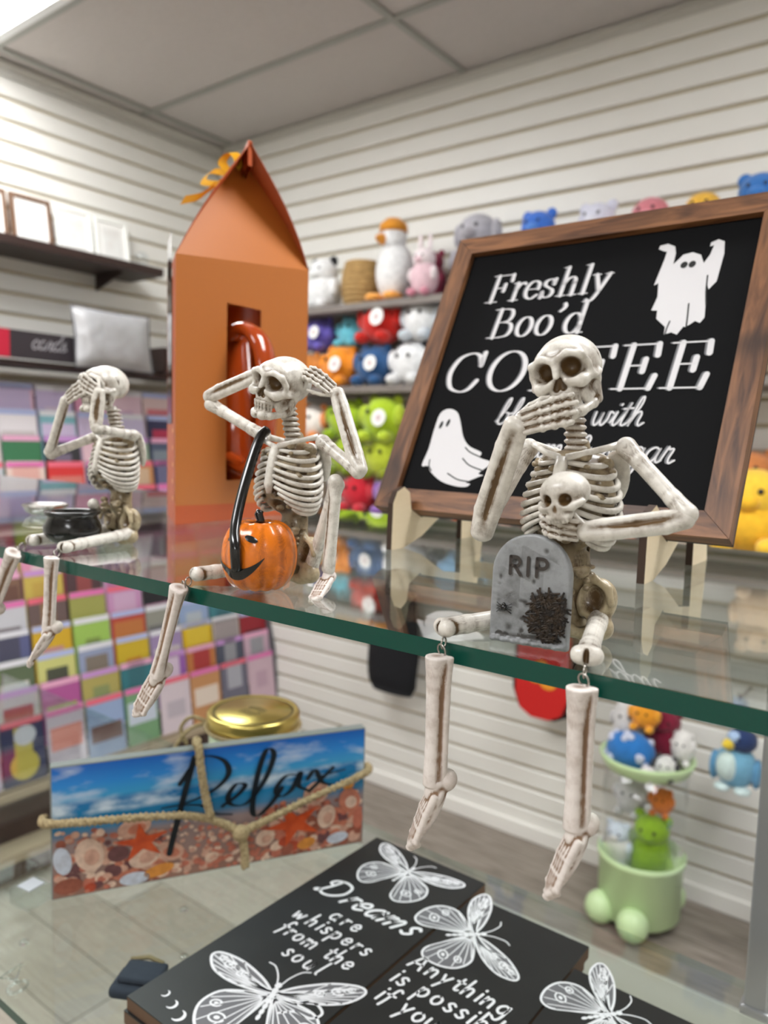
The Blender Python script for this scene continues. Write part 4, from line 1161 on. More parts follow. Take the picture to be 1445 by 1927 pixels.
# ================================================================== BUTTERFLY PLAQUES
SLATE = mat('plaque_charcoal', S(34, 34, 34), .42, noise=(30, .5, S(42, 42, 41)), spec=.4)
MDF = mat('plaque_edge_brown', S(96, 72, 54), .7)
CHALK = mat('chalk_white_print', S(226, 224, 228), .6)
CHALKG = mat('chalk_grey_print', S(104, 102, 106), .6)
PT = .0105
def plaque_board(label, x0, x1, y0, y1, z, group):
    t = thing('plaque', label, 'plaque', ((x0 + x1) / 2, (y0 + y1) / 2, z), group=group)
    MB().box((0, 0, PT * .45), (x1 - x0, y1 - y0, PT * .9)).build('board', MDF, t)
    MB().box((0, 0, PT * .95), (x1 - x0, y1 - y0, PT * .1)).build('printed_face', SLATE, t)
    return t
def butterfly(t, cx, cy, sc, rot):
    """chalk drawing of a butterfly on the plaque face; cx, cy in plaque coordinates"""
    zf = PT + .0001
    c, s_ = math.cos(rot), math.sin(rot)
    put = lambda u, v, dz=0.0: (cx + sc * (u * c - v * s_), cy + sc * (u * s_ + v * c), zf + dz)
    fill = MB(); ln = MB()
    up = [(.04, .12), (.25, .45), (.6, .80), (.92, .92), (1.03, .80), (.98, .55), (.85, .30), (.6, .10), (.3, .02), (.04, .04)]
    up = [(a, .06 + (b - .06) * .52) for a, b in up]
    lo = [(.04, .02), (.35, -.02), (.62, -.12), (.74, -.36), (.66, -.62), (.46, -.80), (.28, -.74), (.18, -.5), (.06, -.15)]
    for sd in (-1, 1):
        for W_ in (up, lo):
            P = [(sd * a, b) for a, b in W_]
            sm = catmull([(p[0], p[1]) for p in P] + [P[0]], 4)
            fill.add([put(p[0], p[1]) for p in sm[:-1]], [tuple(range(len(sm) - 1))])
            ln.ribbon(sm, .035, lambda u, v: put(u, v, .0001))
        for k in range(9):
            a, b = up[2 + (k * 6) // 9], up[3 + (k * 6) // 9]
            f = (k * 6 / 9) % 1
            tip = (sd * (a[0] + (b[0] - a[0]) * f), a[1] + (b[1] - a[1]) * f)
            P = catmull([(sd * .06, .08), (tip[0] * .5 + sd * .02, tip[1] * .5 + .05 * (k - 4) / 4), (tip[0] * .97, tip[1] * .97)], 5)
            ln.ribbon(P, .016, lambda u, v: put(u, v, .0001))
        for k in range(8):
            q = lo[1 + (k * 6) // 8]; q2 = lo[2 + (k * 6) // 8]; f = (k * 6 / 8) % 1
            tip = (sd * (q[0] + (q2[0] - q[0]) * f), q[1] + (q2[1] - q[1]) * f)
            ln.ribbon(catmull([(sd * .05, -.02), (tip[0] * .55, tip[1] * .5), (tip[0] * .97, tip[1] * .97)], 5), .016, lambda u, v: put(u, v, .0001))
        for (ux, uy, r_) in ((.72, .34, .08), (.86, .42, .05), (.52, .24, .06), (.44, -.5, .10), (.56, -.30, .07)):
            ln.ribbon(catmull(arc(sd * ux, uy, r_, r_ * .7, 0, 360, 10), 2), .025, lambda u, v: put(u, v, .00012))
            V, F = disc(sd * ux, uy, r_ * .4, r_ * .3, lambda u, v: put(u, v, .00012), 8); ln.add(V, F)
        for (P, w_) in (([(sd * .02, .2), (sd * .08, .36), (sd * .18, .50), (sd * .28, .54)], .02), ([(sd * .05, .08), (sd * .4, .24), (sd * .9, .46)], .03)):
            ln.ribbon(catmull(P, 6), w_, lambda u, v: put(u, v, .0001))
    for k in range(7):
        V, F = disc(0, .2 - k * .09, .045 - .003 * k, .05, lambda u, v: put(u, v, .00015), 10); ln.add(V, F)
    f = fill.build('butterfly_fill', CHALKG, t)
    ln.build('butterfly_lines', CHALK, f)
def plaque_text(t, text, x, y, size, w=.2, track=1.18, slant=.12, font=None):
    mb = MB()
    put_script(mb, text, x - t.location.x, y - t.location.y, size, lambda u, v: (u, v, PT + .0002), w, track, slant, font=font)
    return mb.build('lettering', CHALK, t)
GP = 'butterfly plaques stacked on the glass counter'
ZL = ZC
lowA = plaque_board('dark plaque underneath the dreams plaque, only its brown edge showing', -.476, -.345, .318, .624, ZL, GP)
plA = plaque_board('charcoal butterfly plaque reading Dreams are whispers from the soul', -.475, -.3425, .320, .625, ZL + PT, GP)
lowB = plaque_board('dark plaque underneath the anything is possible plaque', -.337, -.230, .296, .598, ZL, GP)
plB = plaque_board('charcoal butterfly plaque reading Anything is possible if you', -.3395, -.2275, .295, .600, ZL + PT, GP)
lowC = plaque_board('dark plaque underneath the rightmost butterfly plaque', -.224, -.105, .262, .563, ZL, GP)
plC = plaque_board('rightmost charcoal butterfly plaque, only its back corner in view', -.2255, -.102, .262, .566, ZL + PT, GP)
def onp(t, x, y): return x - t.location.x, y - t.location.y
butterfly(plA, *onp(plA, -.411, .590), .052, math.radians(-6))
butterfly(plA, *onp(plA, -.391, .388), .064, math.radians(20))
butterfly(plB, *onp(plB, -.313, .549), .056, math.radians(-48))
butterfly(plC, *onp(plC, -.186, .533), .052, math.radians(-40))
plaque_text(plA, 'D', -.462, .512, .0140, .20, 1.0, .30)
plaque_text(plA, 'reams', -.4315, .5125, .0148, .21, 1.12, .55, PRINT)
for txt, x, y, wd in (('are', -.423, .4880, .037), ('whispers', -.450, .4690, .088), ('from the', -.446, .4470, .083), ('soul', -.421, .4275, .042)):
    adv = sum(PRINT[c][0] for c in txt)
    plaque_text(plA, txt, x, y, .0094, .22, wd / (.0094 * adv), .12, PRINT)
for k, r_ in enumerate((.0035, .0045, .0055)):
    mb = MB()
    q = onp(plA, -.455 + .013 * k, .340 - .004 * k)
    outer = arc(q[0], q[1], r_, r_, -110, 110, 12); inner = arc(q[0] - r_ * .35, q[1], r_ * .85, r_ * .85, 92, -92, 12)
    mb.add([(u, v, PT + .0002) for u, v in outer + inner], [tuple(range(26))])
    mb.build('moon_print', CHALK, plA)
for txt, x, y, wd in (('Anything', -.333, .4830, .092), ('is possible', -.334, .4600, .106), ('if you', -.331, .4370, .056)):
    adv = sum(PRINT[c][0] for c in txt)
    plaque_text(plB, txt, x, y, .0102, .22, wd / (.0102 * adv), .12, PRINT)
mb = MB()
for P in ([(-.372, .395), (-.362, .404), (-.35, .400), (-.353, .391), (-.367, .388), (-.375, .380)], ):
    mb.ribbon(catmull([onp(plA, *p) for p in P], 8), .0022, lambda u, v: (u, v, PT + .0002))
mb.build('flourish', CHALK, plA)

# ================================================================== BEACH SIGN
RA = Vector((-.661, .364)); RB = Vector((-.5035, .638))
ang = math.atan2(RB.y - RA.y, RB.x - RA.x)
RW, RH, RT = .3155, .131, .012
rs = thing('beach_sign', 'blue beach and seashell sign reading Relax, standing on the glass counter', 'sign', (RA.x, RA.y, ZC), (0, 0, ang))
MB().box((RW / 2, RT / 2, RH / 2), (RW, RT, RH), bev=.0012).build('board', mat('sign_board_side', S(120, 124, 122), .45), rs)
# the print: a flat photograph of sky, surf and shells
pm = mat('beach_print', (1, 1, 1, 1), .22, spec=.5)
nt = pm.node_tree; bs = nt.nodes['Principled BSDF']
tc = nt.nodes.new('ShaderNodeTexCoord'); sx = nt.nodes.new('ShaderNodeSeparateXYZ'); nt.links.new(tc.outputs['Object'], sx.inputs[0])
def ramp(stops, src):
    r = nt.nodes.new('ShaderNodeValToRGB')
    while len(r.color_ramp.elements) < len(stops): r.color_ramp.elements.new(.5)
    for e, (p, c) in zip(r.color_ramp.elements, stops):
        e.position = p; e.color = c
    nt.links.new(src, r.inputs[0]); return r.outputs[0]
def tex(scale, stretch, detail=5):
    mp = nt.nodes.new('ShaderNodeMapping'); mp.inputs['Scale'].default_value = stretch
    n_ = nt.nodes.new('ShaderNodeTexNoise'); n_.inputs['Scale'].default_value = scale; n_.inputs['Detail'].default_value = detail
    nt.links.new(tc.outputs['Object'], mp.inputs[0]); nt.links.new(mp.outputs[0], n_.inputs[0]); return n_.outputs[0]
def mixc(f, a, b):
    m_ = nt.nodes.new('ShaderNodeMix'); m_.data_type = 'RGBA'; nt.links.new(f, m_.inputs[0])
    for q, k in ((a, 6), (b, 7)):
        if isinstance(q, tuple): m_.inputs[k].default_value = q
        else: nt.links.new(q, m_.inputs[k])
    return m_.outputs[2]
def mrange(src, a, b, c=0, d=1):
    r = nt.nodes.new('ShaderNodeMapRange'); r.inputs[1].default_value = a; r.inputs[2].default_value = b; r.inputs[3].default_value = c; r.inputs[4].default_value = d
    nt.links.new(src, r.inputs[0]); return r.outputs[0]
wob = nt.nodes.new('ShaderNodeMath'); wob.operation = 'MULTIPLY_ADD'; wob.inputs[1].default_value = .012
nt.links.new(tex(30, (1, 1, 1)), wob.inputs[0]); nt.links.new(sx.outputs['Z'], wob.inputs[2])
zz = mrange(sx.outputs['Z'], 0, RH)
base = ramp([(0, S(150, 110, 96)), (.42, S(150, 130, 130)), (.50, S(60, 120, 160)), (.60, S(24, 120, 170)), (.70, S(30, 110, 168)), (.74, S(60, 150, 200)), (.85, S(44, 130, 206)), (1, S(26, 90, 180))], zz)
cl = mrange(tex(11, (1, 1, 3.2), 6), .50, .66)
sk = nt.nodes.new('ShaderNodeMath'); sk.operation = 'MULTIPLY'; nt.links.new(cl, sk.inputs[0]); nt.links.new(mrange(sx.outputs['Z'], .090, .100), sk.inputs[1])
col_ = mixc(sk.outputs[0], base, S(206, 212, 224))
wv = nt.nodes.new('ShaderNodeMath'); wv.operation = 'MULTIPLY'
nt.links.new(mrange(wob.outputs[0], .084, .090), wv.inputs[0]); nt.links.new(mrange(wob.outputs[0], .103, .096), wv.inputs[1])
wv2 = nt.nodes.new('ShaderNodeMath'); wv2.operation = 'MULTIPLY'; nt.links.new(wv.outputs[0], wv2.inputs[0]); nt.links.new(mrange(tex(26, (1, 1, 2)), .36, .56), wv2.inputs[1])
col_ = mixc(wv2.outputs[0], col_, S(200, 214, 226))
nt.links.new(col_, bs.inputs['Base Color'])
pr = MB().add([(.0015, -.0004, .0015), (RW - .0015, -.0004, .0015), (RW - .0015, -.0004, RH - .0015), (.0015, -.0004, RH - .0015)], [(0, 1, 2, 3)]).build('printed_face', pm, rs)
def onr(u, v, d=.0007): return (u, -d, v)
SHELLC = [S(206, 160, 140), S(196, 120, 96), S(222, 190, 170), S(150, 84, 66), S(214, 140, 60), S(110, 70, 72), S(200, 206, 220), S(176, 70, 44), S(190, 110, 90)]
SM_ = [mat('shell_print_%d' % i, c, .3, noise=(160, .6, (c[0] * .6, c[1] * .55, c[2] * .55, 1))) for i, c in enumerate(SHELLC)]
r2 = random.Random(5)
bins = [MB() for _ in SM_]
for i in range(520):
    u = r2.uniform(.004, RW - .004)
    top = .052 + .012 * abs(u / RW - .5) * 2 + .006 * math.sin(u * 60)
    v = r2.uniform(.003, top)
    mid = 1 - min(1, abs(u / RW - .48) * 5)
    rr = (.0030 if mid > .2 else .0055) * r2.uniform(.7, 1.5) * (1.2 - v / .09)
    rr = min(rr, u - .002, RW - .002 - u, v - .0015 if v > .004 else .0025)
    V, F = disc(u, v, rr, rr * r2.uniform(.6, .95), lambda a, b, i=i: onr(a, b, .0007 + i * 1.2e-6), 10, r2.uniform(-.3, .3))
    bins[r2.choice([0, 0, 1, 2, 2, 3, 3, 5, 7, 8, 8]) if mid <= .2 else r2.choice([0, 8, 2, 8])].add(V, F)
for u, v, a, b, k, ro in ((.034, .040, .013, .017, 2, .3), (.085, .030, .016, .012, 2, .4), (.060, .036, .010, .008, 5, 0), (.108, .030, .015, .010, 0, -.3), (.098, .012, .015, .006, 4, .2), (.075, .008, .014, .007, 6, .1),
                          (.015, .012, .013, .008, 3, .0), (.010, .038, .008, .014, 6, .2), (.075, .060, .016, .010, 0, .2), (.272, .038, .010, .013, 2, -.2), (.298, .052, .012, .014, 1, .4), (.260, .066, .014, .013, 0, .3), (.296, .070, .007, .006, 4, 0), (.250, .012, .010, .006, 4, .2), (.285, .012, .012, .006, 6, .1), (.308, .030, .006, .012, 8, .0), (.205, .026, .010, .009, 2, .2), (.150, .016, .007, .005, 2, .2)):
    a = min(a, RW - .002 - u, u - .002); b = min(b, v - .0015)
    V, F = disc(u, v, a, b, lambda x, y: onr(x, y, .0016), 18, ro if v > b * 1.4 else 0); bins[k].add(V, F)
    V, F = disc(u + a * .15, v - b * .15, a * .55, b * .5, lambda x, y: onr(x, y, .0018), 14, ro); bins[(k + 1) % 3 if k < 3 else k].add(V, F)
for i, b in enumerate(bins):
    if b.F:
        o = b.build('shell_print', SM_[i], rs)
        o['kind'] = 'stuff'
STARM = mat('starfish_print', S(206, 84, 40), .3, noise=(120, .6, S(170, 56, 26)))
for u, v, r_, ro in ((.082, .044, .024, .1), (.236, .036, .029, .35)):
    P = []
    for k in range(10):
        a = math.pi / 2 + ro + k * math.pi / 5
        rr = r_ if k % 2 == 0 else r_ * .34
        P.append((u + rr * math.cos(a) * 1.15, v + rr * math.sin(a) * .85))
    n_ = len(P)
    V = [onr(u, v, .0022)] + [onr(*p, .002) for p in P]
    raw('starfish_print', V, [(0, 1 + i, 1 + (i + 1) % n_) for i in range(n_)], STARM, rs)
mb = MB()
wr = lambda a, t: .0012 + .0048 * abs(math.sin(a)) ** 1.5
for P in ([(.132, .123), (.122, .085), (.112, .045), (.108, .028)], [(.118, .098), (.138, .122), (.160, .117), (.166, .101), (.150, .086), (.122, .077), (.100, .076), (.118, .076), (.140, .072), (.152, .062), (.170, .058)],
          [(.160, .068), (.176, .078), (.183, .087), (.174, .089), (.166, .078), (.170, .068), (.186, .068), (.204, .090), (.213, .115), (.205, .121), (.196, .095), (.191, .062), (.196, .052), (.210, .062), (.222, .078)],
          [(.240, .090), (.226, .090), (.216, .078), (.220, .069), (.232, .074), (.242, .092), (.240, .078), (.250, .071)],
          [(.250, .084), (.258, .092), (.266, .078), (.280, .072)], [(.278, .092), (.264, .080), (.252, .070)], [(.262, .084), (.275, .086), (.292, .088)]):
    mb.ribbon(catmull(P, 8), wr, lambda u, v: onr(u, v, .0026))
mb.build('lettering', mat('sign_ink', S(16, 24, 32), .3), rs)
# jute rope wrapped round the sign
JUTE = mat('jute_rope', S(176, 156, 120), .9, noise=(300, .8, S(120, 100, 70)), bump=(500, .6, .001))
def rope(name, P, r, parent, pitch=.012):
    C = catmull(P, 10)
    L = [0.0]
    for i in range(1, len(C)): L.append(L[-1] + (C[i] - C[i - 1]).length)
    mb = MB()
    for ph in range(3):
        Q = []
        for i, c in enumerate(C):
            t = (C[min(i + 1, len(C) - 1)] - C[max(i - 1, 0)]).normalized()
            u = t.cross(Vector((.3, 1, .2))).normalized(); v = t.cross(u)
            a = 2 * math.pi * (L[i] / pitch + ph / 3)
            Q.append(c + (u * math.cos(a) + v * math.sin(a)) * r * .5)
        mb.tube(Q, r * .62, 6)
    o = mb.build(name, JUTE, parent, True)
    return o
rr_ = .0043
rp = rs
rope('jute_rope', [(-.006, .008, .079), (-.004, -.004, .079), (.03, -.0085, .077), (.08, -.0085, .073), (.13, -.0085, .066), (.16, -.0095, .053), (.177, -.012, .042)], rr_, rp)
rope('jute_rope', [(.177, -.012, .042), (.20, -.0095, .048), (.25, -.0085, .064), (.30, -.0085, .079), (.3185, -.004, .084), (.3205, .008, .084)], rr_, rp)
rope('jute_rope', [(.136, .014, .128), (.1355, .006, .137), (.1355, -.005, .134), (.138, -.0085, .110), (.142, -.0085, .085), (.147, -.0100, .063)], rr_, rp)
rope('jute_rope', [(.177, -.012, .042), (.180, -.0135, .028), (.181, -.0145, .012), (.181, -.0145, .006)], rr_, rp)
MB().ball((.177, -.013, .042), (.009, .008, .0085), 14, 10).build('knot', JUTE, rp, True)

# ================================================================== CANDLE JAR
JX, JY, JZ = -.655, .614, -.322 + .443
jar = thing('candle_jar', 'pale candle jar with a round brass lid behind the beach sign', 'candle jar', (JX, JY, ZC))
MB().lathe([(.0, .001), (.049, .001), (.052, .008), (.052, JZ - .022), (.049, JZ - .014), (.0, JZ - .014)], 40).build('glass_body', mat('jar_wax', S(206, 222, 190), .15, coat=.6), jar, True)
BRASS = mat('brass_lid', S(214, 190, 112), .28, 1.0, noise=(12, .35, S(196, 166, 84)))
lid = MB().lathe([(.0515, JZ - .018), (.0545, JZ - .016), (.0545, JZ - .003), (.0525, JZ), (.0495, JZ - .0012), (.044, JZ - .0016), (.0425, JZ - .0004), (.0, JZ - .0004)], 48).build('lid', BRASS, jar, True)
mb = MB()
for r_ in (.0462,):
    mb.ribbon(catmull(arc(0, 0, r_, r_, 0, 360, 40), 2), .0028, lambda u, v: (u, v, JZ - .0010))
for k in range(3):
    mb.ribbon(catmull(arc(0, 0, .010 + .004 * k, .006 + .0035 * k, 20 + 15 * k, 160 - 10 * k, 10), 2), .0018, lambda u, v: (u + .003, v - .004, JZ - .0002))
    mb.ribbon([Vector((-.012, -.006 - .004 * k)), Vector((0, -.006 - .004 * k)), Vector((.014 - .003 * k, -.006 - .004 * k))], .0018, lambda u, v: (u + .003, v, JZ - .0002))
mb.build('embossed_print', mat('brass_dark', S(120, 104, 62), .4, 1.0), lid)
jb = MB()
for P in ([(-.045, -.03, .103), (-.062, -.042, .108), (-.074, -.048, .092), (-.066, -.045, .074)], [(-.045, -.03, .103), (-.058, -.05, .095), (-.072, -.06, .070), (-.080, -.06, .050)], [(.05 * math.cos(a) * 1.1, .05 * math.sin(a) * 1.1, .103) for a in [2 * math.pi * i / 20 for i in range(21)]]):
    jb.tube(catmull(P, 5), .0024, 6)
jb.build('twine_bow', JUTE, jar, True)

# ================================================================== ORANGE GIFT BOX AND MUG
bx = thing('gift_box', 'tall orange gable-top gift box with a handle slot', 'gift box', (-.590, .451, ZS))
A0 = Vector((0, 0)); B0 = Vector((-.010, .186)); Dv = Vector((-.092, .060))
HB_, HA = .248, .373                     # shoulder and ridge heights above the shelf
ORG = mat('box_orange', S(182, 108, 50), .42, noise=(4, .25, S(186, 106, 44)))
ORG2 = mat('box_orange_deep', S(184, 84, 40), .42)
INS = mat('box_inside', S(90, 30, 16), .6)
def bp_(s, t, z):
    q = A0 + (B0 - A0) * s + Dv * t
    return (q.x, q.y, z + (.020 * s if HB_ - .001 < z < HA - .04 else 0))
s0, s1, z0_, z1_ = .345, .60, .040, .214
V = [bp_(0, 0, .0), bp_(1, 0, .0), bp_(1, 0, HB_), bp_(0, 0, HB_), bp_(s0, 0, z0_), bp_(s1, 0, z0_), bp_(s1, 0, z1_), bp_(s0, 0, z1_)]
dd = 1 - .02
Vi = [bp_(s0, .02, z0_), bp_(s1, .02, z0_), bp_(s1, .02, z1_), bp_(s0, .02, z1_)]
raw('end_panel', V + Vi, [(0, 1, 5, 4), (1, 2, 6, 5), (2, 3, 7, 6), (3, 0, 4, 7), (4, 5, 9, 8), (5, 6, 10, 9), (6, 7, 11, 10), (7, 4, 8, 11)], ORG, bx)
wz0, wz1 = .10, .30
Vs = [bp_(0, 0, 0), bp_(0, 1, 0), bp_(0, 1, HB_), bp_(0, 0, HB_), bp_(0, .30, .095), bp_(0, .92, .095), bp_(0, .92, HB_ - .0), bp_(0, .34, HB_)]
raw('left_panel', [bp_(0, 0, 0), bp_(0, 1, 0), bp_(0, 1, .095), bp_(0, 0, .095), bp_(0, .36, .095), bp_(0, .36, HB_), bp_(0, 0, HB_), bp_(0, .9, .095), bp_(0, 1, HB_), bp_(0, .9, HB_)],
    [(1, 0, 3, 2), (4, 3, 6, 5), (2, 7, 9, 8)], ORG2, bx)
raw('clear_window', [bp_(-.004, .36, .095), bp_(-.004, .9, .095), bp_(-.004, .9, HB_ + .03), bp_(-.004, .36, HB_ + .03)], [(0, 1, 2, 3)], mat('window_film', S(70, 44, 34), .1, coat=.5), bx)
raw('right_panel', [bp_(1, 0, 0), bp_(1, 1, 0), bp_(1, 1, HB_), bp_(1, 0, HB_)], [(0, 1, 2, 3)], ORG, bx)
raw('back_panel', [bp_(0, 1, 0), bp_(1, 1, 0), bp_(1, 1, HB_), bp_(0, 1, HB_)], [(1, 0, 3, 2)], ORG, bx)
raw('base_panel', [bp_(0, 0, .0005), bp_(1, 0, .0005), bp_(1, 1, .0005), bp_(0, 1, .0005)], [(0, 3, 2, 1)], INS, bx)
raw('bottom_band', [bp_(0, -.004, .0), bp_(1, -.004, .0), bp_(1, -.004, .014), bp_(0, -.004, .018)], [(0, 1, 2, 3)], ORG2, bx)
# bowed roof panels and the folded gusset between them
def roof(sgn):
    N = 10; V = []; F = []
    for i in range(N + 1):
        t = i / N
        s_ = (0 + .5 * t) if sgn < 0 else (1 - .5 * t)
        bow = (.03 if sgn < 0 else .055) * math.sin(math.pi * t) * (1 - .3 * t)
        s_ += -bow if sgn < 0 else bow
        z = HB_ + (0 if sgn < 0 else .02 * (1 - t)) + (HA - HB_) * t
        for th_ in (0, .004):
            q = A0 + (B0 - A0) * (s_ + (th_ if sgn < 0 else -th_)) + Dv * (-.06 * math.sin(math.pi * t * .8))
            V.append((q.x, q.y, z))
        for th_ in (0, .004):
            q = A0 + (B0 - A0) * (s_ + (th_ if sgn < 0 else -th_)) + Dv * 1.02
            V.append((q.x, q.y, z))
    for i in range(N):
        a = i * 4; b = a + 4
        F += [(a, b, b + 2, a + 2), (a + 1, a + 3, b + 3, b + 1), (a, a + 1, b + 1, b), (a + 2, b + 2, b + 3, a + 3)]
    o = raw('roof_panel', V, F, ORG2, bx, True)
    return o
roof(-1); roof(1)
Vg = []; NG = 10
for i in range(NG + 1):
    t_ = i / NG * .97
    zl_ = HB_ + (HA - HB_) * t_; zr_ = HB_ + .02 * (1 - t_) + (HA - HB_) * t_
    for s_, z_ in ((.5 * t_ - .03 * math.sin(math.pi * t_) * (1 - .3 * t_) + .003, zl_), (1 - .5 * t_ + .055 * math.sin(math.pi * t_) * (1 - .3 * t_) - .003, zr_)):
        q = A0 + (B0 - A0) * s_ + Dv * (.42 * t_)
        Vg.append((q.x, q.y, z_))
raw('gusset', Vg, [(2 * i, 2 * i + 1, 2 * i + 3, 2 * i + 2) for i in range(NG)], mat('box_gusset', S(190, 110, 44), .42), bx, True)
raw('ridge_tab', [bp_(.485, -.02, HA - .022), bp_(.515, -.02, HA - .022), bp_(.515, -.02, HA + .002), bp_(.485, -.02, HA + .002), bp_(.485, 1.0, HA - .022), bp_(.515, 1.0, HA - .022), bp_(.515, 1.0, HA + .002), bp_(.485, 1.0, HA + .002)],
    [(0, 1, 2, 3), (4, 7, 6, 5), (3, 2, 6, 7), (0, 3, 7, 4), (1, 5, 6, 2)], ORG2, bx)
mb = MB()
for k in range(5):
    q = [bp_(-.006, .08 + .03 * (k % 2), .090 - .016 * k), bp_(-.006, .26, .090 - .016 * k), bp_(-.006, .26, .086 - .016 * k), bp_(-.006, .08 + .03 * (k % 2), .086 - .016 * k)]
    mb.add(q, [(0, 1, 2, 3)])
mb.build('printed_lines', mat('box_print', S(222, 150, 100), .5), bx)
bow_ = MB()
RIB = mat('ribbon_gold', S(226, 168, 30), .3, coat=.4)
def strip(P, w, dirv):
    C = catmull(P, 8); V = []; F = []
    for c in C:
        V += [c + Vector(dirv) * w / 2, c - Vector(dirv) * w / 2]
    F = [(2 * i, 2 * i + 1, 2 * i + 3, 2 * i + 2) for i in range(len(C) - 1)]
    bow_.add(V, F)
q = Vector(bp_(.42, .42, HA - .020))
strip([q, q + Vector((-.008, -.006, .012)), q + Vector((.000, .0, .022)), q + Vector((.006, .004, .012)), q], .010, (.5, .8, .2))
strip([q, q + Vector((-.014, -.014, .002)), q + Vector((-.018, -.022, -.010)), q + Vector((-.004, -.010, -.010)), q], .010, (.4, .5, .6))
strip([q, q + Vector((-.010, -.016, -.014)), q + Vector((-.016, -.028, -.026)), q + Vector((-.026, -.042, -.032))], .011, (.4, .3, .8))
bow_.build('ribbon_bow', RIB, bx, True)
mug = thing('mug', 'glossy orange mug inside the gift box with its handle through the slot', 'mug', (-.590, .451, ZS + .0012))
MUG = mat('mug_orange', S(168, 64, 18), .12, coat=.6)
cm = A0 + (B0 - A0) * .47 + Dv * .55
MB().lathe([(0, .0), (.036, .0), (.040, .008), (.041, .215), (.038, .215), (.037, .012), (0, .01)], 36, (cm.x, cm.y, 0)).build('cup', MUG, mug, True)
nrm_ = Vector((1, -.04)).normalized(); alongv = (B0 - A0).normalized()
root = A0 + (B0 - A0) * .465
C = catmull([(-.020, .186), (.004, .190), (.026, .176), (.036, .145), (.037, .105), (.030, .070), (.010, .052), (-.020, .060)], 7)
V = []; F = []; n_ = 12
for i, c in enumerate(C):
    t = (C[min(i + 1, len(C) - 1)] - C[max(i - 1, 0)]).normalized(); nn = Vector((-t.y, t.x))
    for k in range(n_):
        a = 2 * math.pi * k / n_
        o_ = .0135 * math.cos(a); e_ = .0075 * math.sin(a)
        r_ = c.x + nn.x * e_; z_ = c.y + nn.y * e_
        V.append((root.x + nrm_.x * r_ + alongv.x * o_, root.y + nrm_.y * r_ + alongv.y * o_, z_))
for i in range(len(C) - 1):
    F += [(i * n_ + k, i * n_ + (k + 1) % n_, (i + 1) * n_ + (k + 1) % n_, (i + 1) * n_ + k) for k in range(n_)]
raw('handle', V, F, MUG, mug, True)

# ================================================================== COFFEE SIGN ON PLYWOOD STANDS
SW, SHh = .2767, .2675
SIGN_T = .012
sg = thing('coffee_sign', 'wood framed black sign reading Freshly Bood Coffee with two white ghosts', 'sign', (-.2545, .500, E - .0548), (-math.radians(26.4), 0, 0))
FR = wood_mat('sign_frame_wood', S(80, 48, 28), S(146, 98, 62), 22, 0)
FRV = wood_mat('sign_frame_wood_upright', S(74, 45, 27), S(140, 94, 60), 22, 2)
fw = .0175
h_ = SW / 2
def rail(pts, m):
    V = [(a, 0.0, b) for a, b in pts] + [(a, SIGN_T, b) for a, b in pts]
    raw('frame_rail', V, [(0, 1, 2, 3), (7, 6, 5, 4), (0, 4, 5, 1), (1, 5, 6, 2), (2, 6, 7, 3), (3, 7, 4, 0)], m, sg)
g = .0002
rail([(-h_ + g, 0), (h_ - g, 0), (h_ - fw - g, fw), (-h_ + fw + g, fw)], FR)
rail([(-h_ + g, SHh), (-h_ + fw + g, SHh - fw), (h_ - fw - g, SHh - fw), (h_ - g, SHh)], FR)
rail([(-h_, g), (-h_ + fw, fw + g), (-h_ + fw, SHh - fw - g), (-h_, SHh - g)], FRV)
rail([(h_, g), (h_, SHh - g), (h_ - fw, SHh - fw - g), (h_ - fw, fw + g)], FRV)
MB().box((0, SIGN_T + .0012, SHh / 2), (SW, .0022, SHh)).build('backing', mat('sign_backing', S(30, 24, 22), .6), sg)
MB().box((0, .008, SHh / 2), (SW - 2 * fw, .005, SHh - 2 * fw)).build('black_panel', mat('sign_black', S(7, 7, 9), .6, spec=.12), sg)
INK = mat('sign_white_ink', S(226, 224, 226), .5)
SHADOW = mat('sign_grey_ink', S(112, 112, 116), .5)
yf = .0054
for text, u, v, size, tr, kind in (('Freshly', .0425, .198, .0270, 1.05, 's'), ("Boo'd", .0545, .1615, .0280, 1.04, 's'), ('COFFEE', .0262, .1100, .0370, 1.115, 's'),
                                   ('blended with', .088, .0800, .0116, 1.02, 'c'), ('cream & sugar', .0955, .0518, .0116, 1.00, 'c')):
    for layer, (m_, du, dv, dy) in enumerate(((SHADOW, -.0011, .0002, .00005), (INK, .0004, 0, .00015))):
        mb = MB()
        put = lambda a, b: (a - h_ + du, yf - dy, b + dv)
        if kind == 's':
            put_serif(mb, text, u, v, size, put, tr, .07, .118, .034)
        else:
            put_script(mb, text, u, v, size, put, .115, tr, .22)
        mb.build('lettering' if layer else 'letter_shadow', m_, sg)
GH2 = [(0.0407, 0.0938), (0.0335, 0.0894), (0.0324, 0.0740), (0.0329, 0.0562), (0.0312, 0.0411), (0.0373, 0.0409), (0.0421, 0.0355), (0.0543, 0.0281), (0.0683, 0.0247), (0.0784, 0.0246), (0.0817, 0.0274), (0.0777, 0.0285), (0.0874, 0.0338), (0.0910, 0.0354), (0.0864, 0.0370), (0.0950, 0.0463), (0.0836, 0.0501), (0.0834, 0.0549), (0.0712, 0.0598), (0.0627, 0.0682), (0.0558, 0.0818), (0.0498, 0.0907)]
